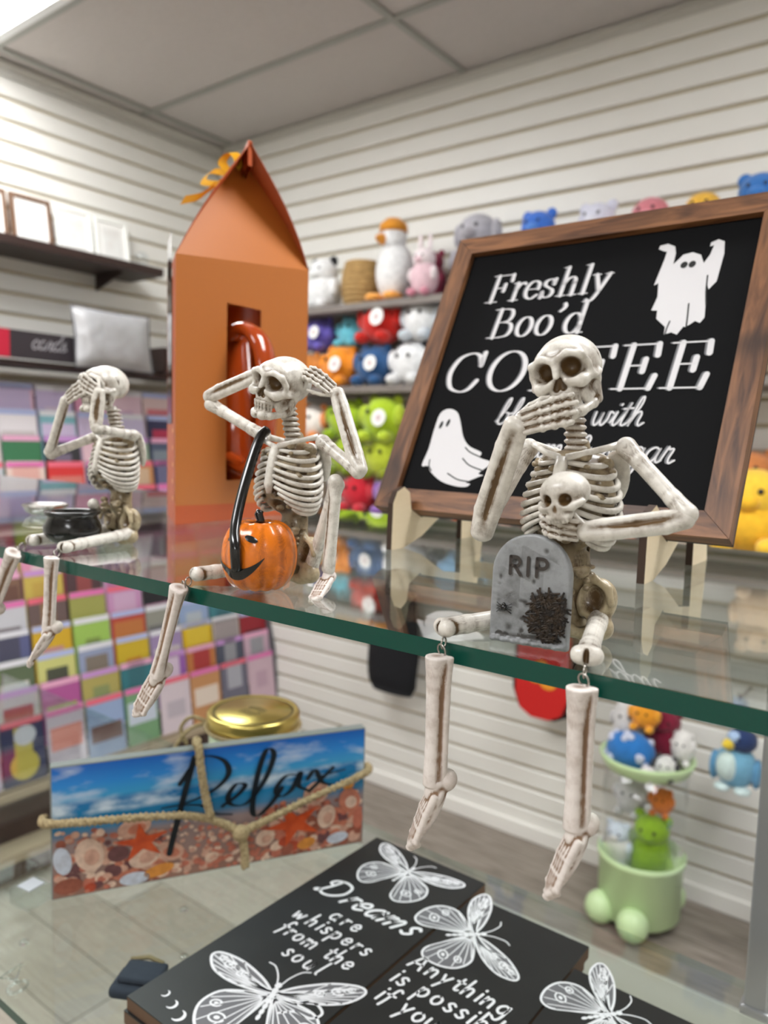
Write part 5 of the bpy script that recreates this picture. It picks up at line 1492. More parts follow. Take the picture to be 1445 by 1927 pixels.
GH1 = [(0.1868, 0.2326), (0.1873, 0.2356), (0.1932, 0.2366), (0.1990, 0.2332), (0.2008, 0.2266), (0.2007, 0.2167), (0.2035, 0.2200), (0.2066, 0.2245), (0.2133, 0.2257), (0.2197, 0.2225), (0.2230, 0.2147), (0.2262, 0.2215), (0.2277, 0.2297), (0.2249, 0.2292), (0.2251, 0.2326), (0.2300, 0.2347), (0.2346, 0.2322), (0.2361, 0.2212), (0.2349, 0.1972), (0.2305, 0.1908), (0.2280, 0.1974), (0.2303, 0.1820), (0.2319, 0.1669), (0.2295, 0.1626), (0.2258, 0.1645), (0.2230, 0.1620), (0.2198, 0.1599), (0.2186, 0.1605), (0.2151, 0.1539), (0.2108, 0.1561), (0.2058, 0.1546), (0.2053, 0.1611), (0.1975, 0.1688), (0.1968, 0.1760), (0.1923, 0.1765), (0.1946, 0.1882), (0.1928, 0.2006), (0.1898, 0.1990), (0.1931, 0.2216), (0.1937, 0.2290), (0.1904, 0.2303)]
def ghost(P, eyes, folds, round_):
    put = lambda a, b, d=.0002: (a - h_, yf - d, b)
    if round_:
        P = P[:0] + [tuple(p) for p in catmull(P, 3, True)]
    bm = bmesh.new()
    f = bm.faces.new([bm.verts.new(put(*p[:2])) for p in P])
    bm.normal_update()
    bmesh.ops.triangulate(bm, faces=[f])
    me = bpy.data.meshes.new('ghost_print'); bm.to_mesh(me); bm.free(); me.materials.append(INK)
    gobj = link(bpy.data.objects.new('ghost_print', me), sg)
    for (a, b, rx, ry) in eyes:
        V, F = disc(a, b, rx, ry, lambda u, v: put(u, v, .0004), 16, -.15)
        raw('ghost_eye', V, F, SLATE, gobj)
    for L in folds:
        MB().ribbon(catmull(L, 5), .0011, lambda u, v: put(u, v, .0004)).build('drape_line', SLATE, gobj)
ghost([Vector((a, b)) for a, b in GH2], [(.0381, .0786, .0016, .0037), (.0443, .0805, .0016, .0037)], [[(.0683, .0488), (.0763, .0431), (.0899, .0390)], [(.0585, .0351), (.0689, .0305), (.0795, .0291)], [(.0376, .0464), (.0385, .041), (.0422, .0367)], [(.0678, .0585), (.0735, .0545), (.0836, .0508)]], True)
ghost([Vector((a, b)) for a, b in GH1], [(.2090, .2148, .0026, .0030), (.2149, .2147, .0026, .0030)], [[(.2188, .1797), (.2200, .168), (.2206, .1599)], [(.2080, .1656), (.207, .160), (.2066, .1545)], [(.2278, .2030), (.229, .19), (.2312, .1773)]], False)
PLY = mat('plywood_pale', S(226, 208, 176), .6, noise=(30, .4, S(210, 188, 150)), stretch=(1, 1, 5))
BURN = mat('laser_cut_edge', S(58, 40, 28), .7)
for k, x in enumerate((-.3565, -.1600)):
    t = thing('sign_stand', 'pale plywood stand with dark cut edges under the %s end of the coffee sign' % ('left', 'right')[k], 'stand', (x, 0, ZS), group='plywood stands under the coffee sign')
    V = []; F = []; MI = []
    for P in ([(.474, 0), (.490, 0), (.4995, .003), (.4995, .0302), (.4965, .044), (.489, .0485), (.480, .045), (.475, .036)],
              [(.4995, .003), (.5148, .0075), (.5148, .0226), (.4995, .0302)], [(.5148, .0075), (.550, .026), (.5515, .096), (.5148, .0226)],
              [(.550, .026), (.576, .030), (.576, .088), (.5515, .096)], [(.576, 0), (.614, 0), (.606, .05), (.576, .088)]):
        n_ = len(P); k0 = len(V)
        V += [(-.0025, a, b) for a, b in P] + [(.0025, a, b) for a, b in P]
        F += [tuple(range(k0 + n_ - 1, k0 - 1, -1)), tuple(range(k0 + n_, k0 + 2 * n_))] + [(k0 + i, k0 + (i + 1) % n_, k0 + n_ + (i + 1) % n_, k0 + n_ + i) for i in range(n_)]
        MI += [0, 0] + [1] * n_
    o = raw('side_plate', V, F, PLY, t)
    o.data.materials.append(BURN)
    o.data.polygons.foreach_set('material_index', MI)
    MB().box((-.0 + (.012 if k == 0 else -.012), .602, .03), (.022, .003, .014)).build('cross_tab', PLY, t)

# ================================================================== SKELETON FIGURES (local units: centimetres, facing -Y)
# ---- shared sculpted parts
def sculpt_skull():
    f = SDF((-2, -2.4, -2.3), (2, 2.4, 1.9), .048)
    f.ell((0, .25, .12), (1.36, 1.66, 1.34), 0)
    f.ell((0, -.85, .30), (1.10, .66, .80), .3)
    f.ell((0, -1.0, -.85), (.70, .62, .72), .25)
    for s_ in (-1, 1):
        f.ell((s_ * 1.0, -.30, -.60), (.34, .7, .50), .25)
        f.ell((s_ * .92, -.12, -1.0), (.22, .42, .45), .15)
        f.ell((s_ * .74, -.55, -1.15), (.24, .55, .50), .15)                       # side of the face
        f.chain([(s_ * .34, -1.50, -.52), (s_ * .85, -1.30, -.62), (s_ * 1.20, -.75, -.48), (s_ * 1.30, -.1, -.36)], [.20, .27, .22, .14], .10)
        f.chain([(s_ * .12, -1.50, .36), (s_ * .55, -1.52, .52), (s_ * 1.02, -1.28, .38), (s_ * 1.20, -.95, -.05), (s_ * 1.12, -.95, -.45)], [.16, .18, .17, .15, .17], .12)
        f.ell((s_ * .58, -1.50, -.02), (.45, .70, .43), .05, True, (0, s_ * .2, 0))
        f.ell((s_ * 1.46, -.55, .02), (.20, .55, .55), .10, True)                # temple hollow
        f.ell((s_ * 1.20, -.62, -.98), (.30, .55, .34), .12, True)               # hollow below the cheekbone
    f.chain([(0, -1.52, .20), (0, -1.70, -.28)], [.17, .14], .10)
    for s_ in (-1, 1):
        f.chain([(s_ * .17, -1.72, -.76), (s_ * .04, -1.62, -.36)], [.18, .09], .04, True)
        f.chain([(s_ * .14, -1.48, -.74), (s_ * .04, -1.42, -.40)], [.17, .09], .04, True)
    f.ell((0, .9, -1.25), (1.0, .9, .45), .15, True)
    # suture crack on the left temple
    f.chain([(1.22, .0, .75), (1.36, .10, .40), (1.30, .28, .28), (1.40, .26, -.05)], .05, .02, True)
    return f.mesh('skull', gain=2.2, stain=[((s_ * .58, -1.05, -.02), .42, .75) for s_ in (-1, 1)] + [((0, -1.5, -.6), .30, .55), ((0, -1.55, -1.1), .45, .25), ((.95, -.7, -1.0), .4, .35), ((-.95, -.7, -1.0), .4, .35), ((0, .9, -1.2), .8, .5), ((1.3, -.45, .0), .5, .3), ((-1.3, -.45, .0), .5, .3), ((.1, -1.5, .45), .35, .25)])

def sculpt_teeth():
    f = SDF((-.9, -2, -1.75), (.9, -.4, -1.0), .04)
    for k in range(9):
        a = math.radians(-72 + 18 * k)
        x, y = .60 * math.sin(a), -1.05 - .58 * math.cos(a)
        f.cap((x, y, -1.14), (x * .98, y + .02, -1.34), .085, .085, .0)
        f.cap((x * .95, y + .06, -1.46), (x * .94, y + .06, -1.62), .08, .08, .0)
    f.chain([(-.55, -1.2, -1.12), (-.35, -1.50, -1.12), (0, -1.60, -1.12), (.35, -1.50, -1.12), (.55, -1.2, -1.12)], .10, .06)
    f.chain([(-.55, -1.2, -1.66), (-.35, -1.45, -1.66), (0, -1.54, -1.66), (.35, -1.45, -1.66), (.55, -1.2, -1.66)], .10, .06)
    return f.mesh('teeth', gain=3.0, base=.30, blur=2)

def sculpt_jaw():
    f = SDF((-1.4, -2, -2.3), (1.4, .6, -.4), .048)
    f.chain([(-.26, -1.50, -1.86), (.26, -1.50, -1.86)], .22, .05)
    for s_ in (-1, 1):
        f.chain([(s_ * .26, -1.50, -1.86), (s_ * .58, -1.22, -1.82), (s_ * .88, -.45, -1.62), (s_ * .98, -.15, -1.45)], [.23, .20, .19, .20], .12)
        f.chain([(s_ * .98, -.15, -1.45), (s_ * 1.06, -.05, -.65)], [.24, .22], .1)
    return f.mesh('jaw', gain=2.0, base=.04, stain=[((.95, -.2, -1.3), .5, .3), ((-.95, -.2, -1.3), .5, .3)])

def sculpt_torso():
    f = SDF((-2.6, -2.2, -.1), (2.6, 2.3, 9), .07)
    f.ell((0, .05, 6.1), (1.98, 1.36, 2.15), 0)
    f.ell((0, .45, 7.7), (1.70, .75, .55), .3)
    f.chain([(0, 1.05, .6), (0, .95, 2.4), (0, .85, 4.4), (0, 1.0, 6.5), (0, .6, 8.4)], [.6, .55, .62, .6, .5], .3)
    f.ell((0, -.85, 4.1), (.95, .85, .85), .25, True)
    f.ell((0, .45, 3.2), (.85, .6, 1.0), .4)
    rr = random.Random(3)
    for i in range(170):
        a = rr.uniform(0, 6.28); z = rr.uniform(2.2, 8.2)
        k_ = max(.3, 1 - ((z - 6.25) / 2.4) ** 2) ** .5
        r_ = rr.uniform(.08, .2)
        f.ell((1.98 * k_ * math.cos(a), .05 + 1.36 * k_ * math.sin(a), z), (r_ * 1.4, r_ * 1.4, r_), .06, rr.random() < .55)
    return f.mesh('torso_core', base=.52, gain=2.4)

def sculpt_pelvis():
    f = SDF((-2.6, -1.5, -.05), (2.6, 2.1, 3.2), .06)
    f.chain([(0, 1.05, .35), (0, 1.0, 2.3)], [.55, .6], 0)
    for s_ in (-1, 1):
        f.ell((s_ * 1.20, .62, 1.75), (.85, .62, 1.05), .2, False, (0, s_ * .25, s_ * .35))
        f.ell((s_ * 1.18, .02, 2.0), (.62, .50, .75), .12, True)
        f.chain([(s_ * .5, .55, 2.6), (s_ * 1.2, .25, 2.78), (s_ * 1.85, .15, 2.45), (s_ * 2.02, .12, 1.85)], [.16, .17, .17, .15], .12)
        f.chain([(s_ * 1.35, .35, .85), (s_ * 1.0, .25, .34), (s_ * .45, -.25, .5), (s_ * .1, -.35, .75)], [.48, .36, .26, .2], .15)
        f.ell((s_ * .75, .1, .85), (.26, .5, .24), .08, True)
        f.ell((s_ * 1.5, .45, .65), (.55, .55, .55), .2)
    f.above(0.02)
    return f.mesh('pelvis', base=.14, gain=2.2)

def sculpt_neck():
    f = SDF((-.9, -.9, 7.8), (.9, 1.3, 10.4), .05)
    n = 8
    for i in range(n):
        t = i / (n - 1)
        z = 8.05 + 2.1 * t; y = .45 - .55 * t
        f.ell((0, y, z), (.52 - .04 * t, .50, .17), .05)
        f.ell((0, y + .45, z - .02), (.16, .3, .10), .05)
    f.chain([(0, .45, 8.0), (0, -.1, 10.2)], .38, .05)
    return f.mesh('neck', base=.18, gain=2.6)

def sculpt_bone(name, L, r0, rm, r1, twin=0.0, knob=0.0, base=0.0):
    """bone along +X from 0 to L; twin > 0 makes the paired shafts of a forearm or shin"""
    w = max(r0, r1) + twin + .3
    f = SDF((-.6, -w, -w), (L + .6, w, w), .05)
    if twin:
        f.chain([(0, 0, 0), (L * .2, twin, 0), (L * .8, twin * .8, 0), (L, twin * .3, 0)], [r0, rm, rm, r1], .06)
        f.chain([(0, -twin * .4, 0), (L * .2, -twin, .0), (L * .8, -twin, 0), (L, -twin * .6, 0)], [r0 * .9, rm * .86, rm * .86, r1 * .9], .05)
        for s_ in (-1, 1):
            f.chain([(L * .10, .0, s_ * (rm + .10)), (L * .5, .0, s_ * (rm * .95)), (L * .9, -.0, s_ * (rm + .10))], [.06, .12, .06], .04, True)
    else:
        f.chain([(0, 0, 0), (L * .22, 0, 0), (L * .78, 0, 0), (L, 0, 0)], [r0, rm, rm, r1], .12)
    if knob:
        for s_ in (-1, 1):
            f.ell((L, s_ * knob, 0), (.34, .33, .36), .12)
        f.ell((L + .28, 0, 0), (.2, .12, .4), .08, True)
    return f.mesh(name, base=base, gain=2.6, stain=[((0, 0, 0), .45, .30), ((L, 0, 0), .40, .28)] + ([((L * t, 0, s_ * rm), .22, .45) for t in (.3, .4, .5, .6, .7) for s_ in (-1, 1)] if twin else []))

def sculpt_shin(L=5.3):
    f = SDF((-.7, -.9, -.7), (L + .6, .9, .7), .05)
    f.chain([(0, -.10, 0), (L * .18, -.13, 0), (L * .75, -.12, 0), (L, -.10, 0)], [.50, .38, .34, .42], .1)
    f.chain([(0.02, .34, .05), (L * .18, .32, .06), (L * .75, .30, .05), (L, .22, .02)], [.24, .19, .18, .27], .05)
    f.D = np.maximum(f.D, (-(f.ax[0]) - .04)[:, None, None].astype(np.float32))
    f.D = np.maximum(f.D, ((f.ax[0]) - L - .10)[:, None, None].astype(np.float32))
    for s_ in (-1, 1):
        f.chain([(L * .06, .13, s_ * .50), (L * .3, .17, s_ * .36), (L * .6, .15, s_ * .37), (L * .97, .12, s_ * .42)], [.07, .11, .12, .09], .05, True)
    return f.mesh('shin', gain=2.4, stain=[((L * t, .16, s_ * .3), .2, .22) for t in (.3, .4, .6, .7, .8) for s_ in (-1, 1)] + [((L, 0, 0), .4, .3)])

def sculpt_foot():
    """ankle at origin, toes along +X, top of the foot +Z"""
    f = SDF((-1.0, -1.0, -1.0), (3.3, 1.0, .6), .042)
    f.ell((-.30, 0, -.32), (.46, .36, .40), 0)
    f.chain([(0, 0, 0), (.35, 0, -.15)], [.36, .36], .12)
    f.ell((.45, 0, -.30), (.55, .50, .26), .12)
    rr = random.Random(2)
    for k in range(5):
        y0 = (k - 2) * .20; y1 = (k - 2) * .185; y2 = (k - 2) * .13
        ln = 2.75 - .14 * abs(k - 1)
        P = [(.4, y0, -.14), (1.15, y0, -.24), (1.75, y1, -.38), (2.25, y1, -.50), (ln, y2, -.62)]
        f.chain(P, [.15, .14, .135, .13, .09], .012)
        for q in P[1:]:
            f.ell(q, (.12, .16, .165), .03)
    f.ell((1.35, 0, -.48), (1.35, .50, .26), .06)
    f.ell((.9, 0, -.36), (.8, .50, .28), .06)
    return f.mesh('foot', gain=2.8, base=.06, blur=2)

def sculpt_hand(name, curl=.3, spread=.0, mirror=1):
    """wrist at origin, fingers along +X, back of the hand +Z, thumb on +Y (mirror flips it)"""
    f = SDF((-.5, -1.4, -1.7), (3.2, 1.4, .8), .040)
    rr = random.Random(4)
    for k in range(6):
        f.ell((.05 + .14 * (k // 3), (k % 3 - 1) * .20 * mirror, .02), (.14, .13, .13), .03)
    allp = []
    for k in range(4):
        yb = (1.5 - k) * .25; sp = (1.5 - k) * (.04 + spread)
        ln = (.96, 1.05, 1.0, .85)[k]
        segs = [.75, .52 * ln, .38 * ln, .30 * ln]
        p = np.array([.28, yb, 0.0]); ang_ = 0.0
        pts = [p.copy()]
        for i, sg_ in enumerate(segs):
            ang_ += curl * (.25 if i == 0 else .9)
            d = np.array([math.cos(ang_), sp * (1.0 if i < 2 else .3), -math.sin(ang_)])
            p = p + d * sg_; pts.append(p.copy())
        pts = [(q[0], q[1] * mirror, q[2]) for q in pts]
        for i in range(4):
            a, b = np.array(pts[i]), np.array(pts[i + 1])
            f.cap(a + (b - a) * .08, b - (b - a) * .08, .10, .095, .0)
            f.ell(b, (.145, .145, .145) if i < 3 else (.10, .10, .10), .02)
        allp.append(pts)
    for k in range(3):
        for i in range(4):
            a, b = [(np.array(allp[k][j]) + np.array(allp[k + 1][j])) / 2 - np.array([0, 0, .07]) for j in (i, i + 1)]
            f.cap(a, b if i < 3 else a + (b - a) * .5, .075, .07, .0)
    t0_ = [(.15, .30, -.05), (.55, .58, -.22), (.95, .72, -.38), (1.25, .74, -.52)]
    f.chain([(a, b * mirror, c) for a, b, c in t0_], [.13, .11, .10, .09], .01)
    for q in t0_[1:3]:
        f.ell((q[0], q[1] * mirror, q[2]), (.125, .125, .125), .02)
    f.ell((.62, 0, -.04), (.42, .30, .06), .04)
    return f.mesh(name, gain=3.6, base=.16, blur=2)

ME_SKULL, ME_TEETH, ME_JAW = sculpt_skull(), sculpt_teeth(), sculpt_jaw()
ME_TORSO, ME_PELVIS, ME_NECK = sculpt_torso(), sculpt_pelvis(), sculpt_neck()
ME_SHIN, ME_FOOT = sculpt_shin(), sculpt_foot()
ME_HUM = {}
def bone_me(kind, L):
    key = (kind, round(L, 1))
    if key not in ME_HUM:
        L = key[1]
        if kind == 'upper_arm': ME_HUM[key] = sculpt_bone('upper_arm', L, .44, .34, .42)
        elif kind == 'forearm': ME_HUM[key] = sculpt_bone('forearm', L, .40, .30, .34, twin=.21)
        elif kind == 'thigh': ME_HUM[key] = sculpt_bone('thigh', L, .48, .40, .42, knob=.30)
        elif kind == 'thigh_plain': ME_HUM[key] = sculpt_bone('thigh', L, .45, .36, .46)
        elif kind == 'lower_leg': ME_HUM[key] = sculpt_bone('lower_leg', L, .42, .30, .36, twin=.20)
    return ME_HUM[key]
ME_HAND = {}
def hand_me(curl, mirror):
    k = (curl, mirror)
    if k not in ME_HAND:
        ME_HAND[k] = sculpt_hand('hand', curl, 0, mirror)
    return ME_HAND[k]

# ---- ribs, shared meshes
RIBS = []
NR = 10
for i_ in range(NR):
    i = i_ * 8 / (NR - 1)
    z_s = float(np.interp(i, range(9), [7.75, 7.35, 6.95, 6.55, 6.15, 5.80, 5.45, 5.0, 4.5]))        # front end height
    z_b = float(np.interp(i, range(9), [8.1, 7.75, 7.35, 6.9, 6.45, 6.0, 5.5, 5.0, 4.55]))           # height at the spine
    wx = float(np.interp(i, range(9), [1.45, 1.78, 1.98, 2.08, 2.12, 2.10, 2.02, 1.88, 1.65]))
    yf = float(np.interp(i, range(9), [-.95, -1.15, -1.30, -1.42, -1.48, -1.50, -1.42, -1.15, -.75]))
    xe = float(np.interp(i, range(9), [.25, .25, .26, .28, .30, .36, .55, .85, 1.15]))
    dip = float(np.interp(i, range(9), [.25, .42, .55, .62, .68, .72, .70, .55, .35]))
    P = []
    N = 18
    for q in range(N + 1):
        u = q / N
        a = -math.pi / 2 + math.pi * u          # front to back
        cx_ = math.cos(a)
        x = wx * cx_ ** .8 if cx_ > 0 else 0
        if u < .5:
            y = .15 + (yf - .15) * (-math.sin(a)) ** 1.0 if math.sin(a) < 0 else .15
            x = max(x, xe + (wx - xe) * math.sin(math.pi * u) ** .9)
        else:
            y = .15 + 1.35 * math.sin(a)
            x = max(x, .25)
        z = z_s + (z_b - z_s) * u - dip * math.sin(math.pi * min(1, u * 1.15))
        P.append((x, y, z))
    RIBS.append(P)
def rib_mesh(P, sgn):
    pts = [Vector((sgn * a, b, c)) * .01 for a, b, c in P]
    R = [.00105 + .0004 * math.sin(math.pi * k / (len(P) - 1)) for k in range(len(P))]
    mb = MB().tube(pts, R, 7, flat=1.0)
    me = bpy.data.meshes.new('rib')
    me.from_pydata(mb.V, [], mb.F)
    me.polygons.foreach_set('use_smooth', [True] * len(me.polygons))
    at = me.attributes.new('wash', 'FLOAT', 'POINT')
    at.data.foreach_set('value', [.10] * len(me.vertices))
    me.materials.append(BONE)
    return me
ME_RIB = [(rib_mesh(P, -1), rib_mesh(P, 1)) for P in RIBS]

def tube_part(name, P, R, parent, m=BONE, n=8, scale=.01, flat=1.0):
    pts = [Vector(p) * scale for p in P]
    return MB().tube(pts, [r * scale for r in R] if hasattr(R, '__len__') else R * scale, n, flat=flat).build(name, m, parent, True)

def bone_between(kind, a, b, parent, zhint=(0, -1, .3), m=BONE, fat=1.0):
    L = (Vector(b) - Vector(a)).length
    me = bone_me(kind, L)
    return place(me, m, parent, frame(a, Vector(b) - Vector(a), zhint, L / round(L, 1)) @ Matrix.Diagonal((1, fat, fat, 1)), kind.replace('_plain', ''))

def hand_between(a, tip, back, parent, curl, mirror, size=2.35):
    d = Vector(tip) - Vector(a)
    return place(hand_me(curl, mirror), BONE, parent, frame(a, d, back, d.length / size), 'hand')

def rings(parent, a, b):
    """two linked steel rings from knee a to shin top b (cm)"""
    a, b = Vector(a), Vector(b)
    m = (a + b) / 2
    for k, (c, nrm_) in enumerate((((a * .62 + b * .38), Vector((1, .2, 0))), ((a * .30 + b * .70), Vector((.35, 1, .2))))):
        x = nrm_.orthogonal().normalized(); y = nrm_.cross(x).normalized()
        r = .25
        P = [(c + (x * math.cos(t) + y * math.sin(t)) * r) * .01 for t in [2 * math.pi * i / 18 for i in range(18)]]
        MB().tube(P, .00042, 7, True).build('knee_ring', METAL, parent, True)

def leg_hang(fig, knee, top, ankle, toe, top_dir=(-.75, -.75, .45), groove=(.55, -.9, 0)):
    """lower leg hung on rings: shin > foot"""
    rings(fig, knee, top)
    d = Vector(ankle) - Vector(top)
    s_ = d.length / 5.3
    sh_ = place(ME_SHIN, BONE_SHIN, fig, frame(top, d, groove, s_), 'shin')
    fo = bpy.data.objects.new('foot', ME_FOOT)
    if not ME_FOOT.materials: ME_FOOT.materials.append(BONE_SHIN)
    link(fo, sh_)
    Mf = frame(Vector(ankle), Vector(toe) - Vector(ankle), top_dir, (Vector(toe) - Vector(ankle)).length / 2.75)
    fo.matrix_basis = sh_.matrix_basis.inverted() @ Mf
    return sh_

def skeleton(label, loc, head_c, head_rot, shoulders=((-2.15, .25, 8.35), (2.15, .25, 8.4))):
    fig = thing('skeleton_figurine', label, 'figurine', (loc[0], loc[1], ZS), group='skeleton figurines sitting on the glass shelf edge')
    place(ME_TORSO, BONE_CORE, fig, name='torso_core')
    place(ME_PELVIS, BONE_CORE, fig, name='pelvis')
    place(ME_NECK, BONE, fig, name='neck')
    for a, b in ME_RIB:
        link(bpy.data.objects.new('rib', a), fig); link(bpy.data.objects.new('rib', b), fig)
    tube_part('sternum', [(0, -.98, 7.95), (0, -1.16, 7.4), (0, -1.38, 6.6), (0, -1.52, 5.8), (0, -1.5, 5.3)], [.26, .30, .27, .28, .14], fig, n=10)
    for s_, sh_ in ((-1, shoulders[0]), (1, shoulders[1])):
        tube_part('clavicle', [(s_ * .18, -.98, 7.95), (s_ * .9, -.85, 8.16), (s_ * 1.6, -.2, 8.40), (sh_[0] * .97, sh_[1], sh_[2] + .15)], [.17, .13, .14, .2], fig)
        f = MB().ball((0, 0, 0), (.0075, .0025, .0125), 14, 10)
        o = f.build('shoulder_blade', BONE, fig, True)
        o.location = (s_ * .0138, .0150, .0715); o.rotation_euler = (.15, s_ * .2, s_ * -.25)
        tube_part('shoulder_ridge', [(s_ * .8, 1.55, 7.8), (s_ * 1.6, 1.25, 8.25), (sh_[0], sh_[1] + .15, sh_[2] + .1)], [.12, .16, .22], fig)
    sk = place(ME_SKULL, BONE, fig, Matrix.Translation(Vector(head_c) * .01) @ Euler(head_rot).to_matrix().to_4x4(), 'skull')
    for me, nm in ((ME_TEETH, 'teeth'), (ME_JAW, 'jaw')):
        if not me.materials: me.materials.append(BONE)
        o = link(bpy.data.objects.new(nm, me), sk)
    return fig

# ---- front right figure: hand over the mouth, holding a small skull, gravestone between the legs
f1 = skeleton('right skeleton figurine covering its mouth, holding a small skull behind an RIP gravestone', (-.138, .313), (-.10, -.70, 11.62), (math.radians(6), math.radians(-14), math.radians(6)))
bone_between('upper_arm', (-2.2, .25, 8.3), (-3.55, -1.15, 4.6), f1)
bone_between('forearm', (-3.55, -1.35, 4.5), (-1.42, -2.55, 9.25), f1, (.25, -.95, .1), fat=1.25)
hand_between((-1.42, -2.55, 9.25), (1.25, -2.85, 10.05), (-.25, -1, .1), f1, .12, 1)
bone_between('upper_arm', (2.25, .25, 8.45), (5.10, -.6, 5.95), f1)
bone_between('forearm', (5.05, -.7, 5.75), (1.85, -2.55, 5.1), f1, (.2, -1, .3))
hand_between((1.85, -2.6, 5.1), (-.45, -2.95, 5.25), (.1, -1, -.25), f1, .30, -1)
bone_between('thigh', (1.35, .55, 1.0), (2.75, -4.0, .62), f1, (0, 0, 1))
bone_between('thigh', (-1.35, .5, .9), (-3.80, -3.75, .52), f1, (0, 0, 1))
leg_hang(f1, (2.85, -4.25, .45), (3.02, -4.95, -.36), (3.08, -4.92, -5.66), (2.05, -6.1, -8.0))
leg_hang(f1, (-3.45, -4.15, .35), (-3.21, -4.95, -.42), (-3.24, -4.92, -5.86), (-4.45, -5.9, -8.5))
def sculpt_small_skull():
    f = SDF((-1.3, -1.3, -1.3), (1.3, 1.3, 1.3), .045)
    f.ell((0, .1, .22), (.98, .95, .78), 0)
    f.ell((0, -.45, -.42), (.52, .5, .55), .15)
    for s_ in (-1, 1):
        f.chain([(s_ * .2, -.78, -.22), (s_ * .62, -.70, -.26), (s_ * .9, -.3, -.15)], [.15, .17, .12], .08)
        f.ell((s_ * .40, -.82, .02), (.26, .34, .25), .04, True)
        f.ell((s_ * .40, -.60, .02), (.18, .25, .18), .04, True)
    f.chain([(0, -.98, -.36), (0, -.9, -.22)], [.11, .06], .04, True)
    for k in range(6):
        x = (k - 2.5) * .15
        f.cap((x, -.88 + .25 * abs(x), -.68), (x, -.86 + .25 * abs(x), -.84), .07, .06, .0)
    f.chain([(-.45, -.7, -.62), (0, -.88, -.62), (.45, -.7, -.62)], .1, .05)
    return f.mesh('small_skull', gain=2.6, base=.05, stain=[((s_ * .40, -.65, .02), .28, .7) for s_ in (-1, 1)] + [((0, -.85, -.3), .2, .5), ((0, -.9, -.65), .5, .25), ((-.2, -.8, .45), .4, .25)])
place(sculpt_small_skull(), BONE, f1, Matrix.Translation((.0092, -.0262, .0640)) @ Euler((math.radians(8), math.radians(-8), math.radians(-4))).to_matrix().to_4x4() @ Matrix.Scale(1.02, 4), 'small_skull')
# gravestone
STONE = wash_mat('gravestone_grey', S(146, 148, 150), S(64, 62, 60), rough=.42, coat=.2, nscale=160)
def sculpt_stone():
    f = SDF((-2.1, -.7, -.1), (2.1, .7, 5.0), .055)
    X = f.ax[0][:, None, None]; Y = f.ax[1][None, :, None]; Z = f.ax[2][None, None, :]
    r = 1.72
    zc = 4.72 - r
    q = np.where(Z > zc, np.sqrt(X ** 2 + (Z - zc) ** 2) - r, np.abs(X) - r)
    q = np.maximum(q, .02 - Z)
    wv_ = .012 * np.sin(3.1 * X + 1.3) * np.sin(2.3 * Z + X)
    e = np.maximum(q, np.abs(Y) - .26 - wv_)
    qq = np.maximum(q + .12, 0); yy = np.maximum(np.abs(Y) - .26 - wv_ + .12, 0)
    f.D = np.minimum(e, 6 * f.h).astype(np.float32)
    f.D = np.where((q > -.12) & (np.abs(Y) - .26 > -.12), np.sqrt(qq ** 2 + yy ** 2) - .12, f.D).astype(np.float32)
    rr = random.Random(9)
    for i in range(26):
        x, z = rr.uniform(-1.6, 1.6), rr.uniform(.3, 4.3)
        f.ell((x, -.30, z), (rr.uniform(.1, .3), .06, rr.uniform(.08, .2)), .06, True)
    f.chain([(-1.7, -.28, 1.75), (-1.1, -.3, 1.9), (-.7, -.3, 2.2)], .05, .03, True)
    f.chain([(-.35, -.3, .35), (-.25, -.3, .8), (.1, -.3, 1.05)], .05, .03, True)
    for k in range(14):
        f.ell((-1.5 + k * .23, -.2, .16 + .04 * (k % 2)), (.17, .24, .14), .05)
    return f.mesh('gravestone', gain=2.2, stain=[((.8, -.3, 1.3), .9, .6), ((-.9, -.3, 1.5), .6, .25)])
gs = place(sculpt_stone(), STONE, f1, Matrix.Translation((-.0055, -.0225, .0003)) @ Euler((-.03, 0, .10)).to_matrix().to_4x4(), 'gravestone')
mb = MB()
pr_ = lambda a, b: (a * .01, -.0032, b * .01)
for P in ([(-.86, 3.0), (-.86, 3.72)], [(-.86, 3.72), (-.55, 3.70), (-.45, 3.52), (-.55, 3.36), (-.84, 3.34)], [(-.66, 3.34), (-.42, 3.0)], [(-.08, 3.0), (-.08, 3.74)], [(.30, 3.0), (.30, 3.74)], [(.30, 3.74), (.62, 3.72), (.74, 3.54), (.62, 3.36), (.30, 3.34)]):
    mb.ribbon(catmull(P, 5) if len(P) > 2 else [Vector(P[0]), Vector(P[1])], .15, pr_)
mb.build('lettering', mat('engraved_dark', S(58, 52, 48), .6), gs)
mb = MB()
for k in range(230):
    a = rnd.uniform(0, 6.28); r_ = rnd.random() ** .5
    x, z = .92 + .85 * r_ * math.cos(a), 1.42 + 1.0 * r_ * math.sin(a)
    if x > 1.58: x = 1.58
    a2 = rnd.uniform(0, 3.14); L_2 = rnd.uniform(.12, .35)
    P = [Vector((x - L_2 * math.cos(a2), -.30, z - L_2 * math.sin(a2))) * .01, Vector((x, -.36, z)) * .01, Vector((min(1.62, x + L_2 * math.cos(a2)), -.30, z + L_2 * math.sin(a2))) * .01]
    mb.tube(P, .00045, 5)
mb.build('dead_moss', mat('moss_black_brown', S(26, 20, 16), .6, noise=(400, .6, S(70, 52, 32))), gs)
mb = MB().ball((-.0105, -.0034, .0152), (.0016, .0012, .0014), 10, 8).ball((-.0105, -.0036, .0166), (.0009, .0008, .0009), 8, 6)
for s_ in (-1, 1):
    for k in range(4):
        mb.tube([(-.0105, -.0032, .0155), (-.0105 + s_ * .0020, -.0038, .0165 - k * .0008), (-.0105 + s_ * .0034, -.0031, .0172 - k * .0014)], .0002, 4)
mb.build('spider', BLACK_GLOSS, gs, True)

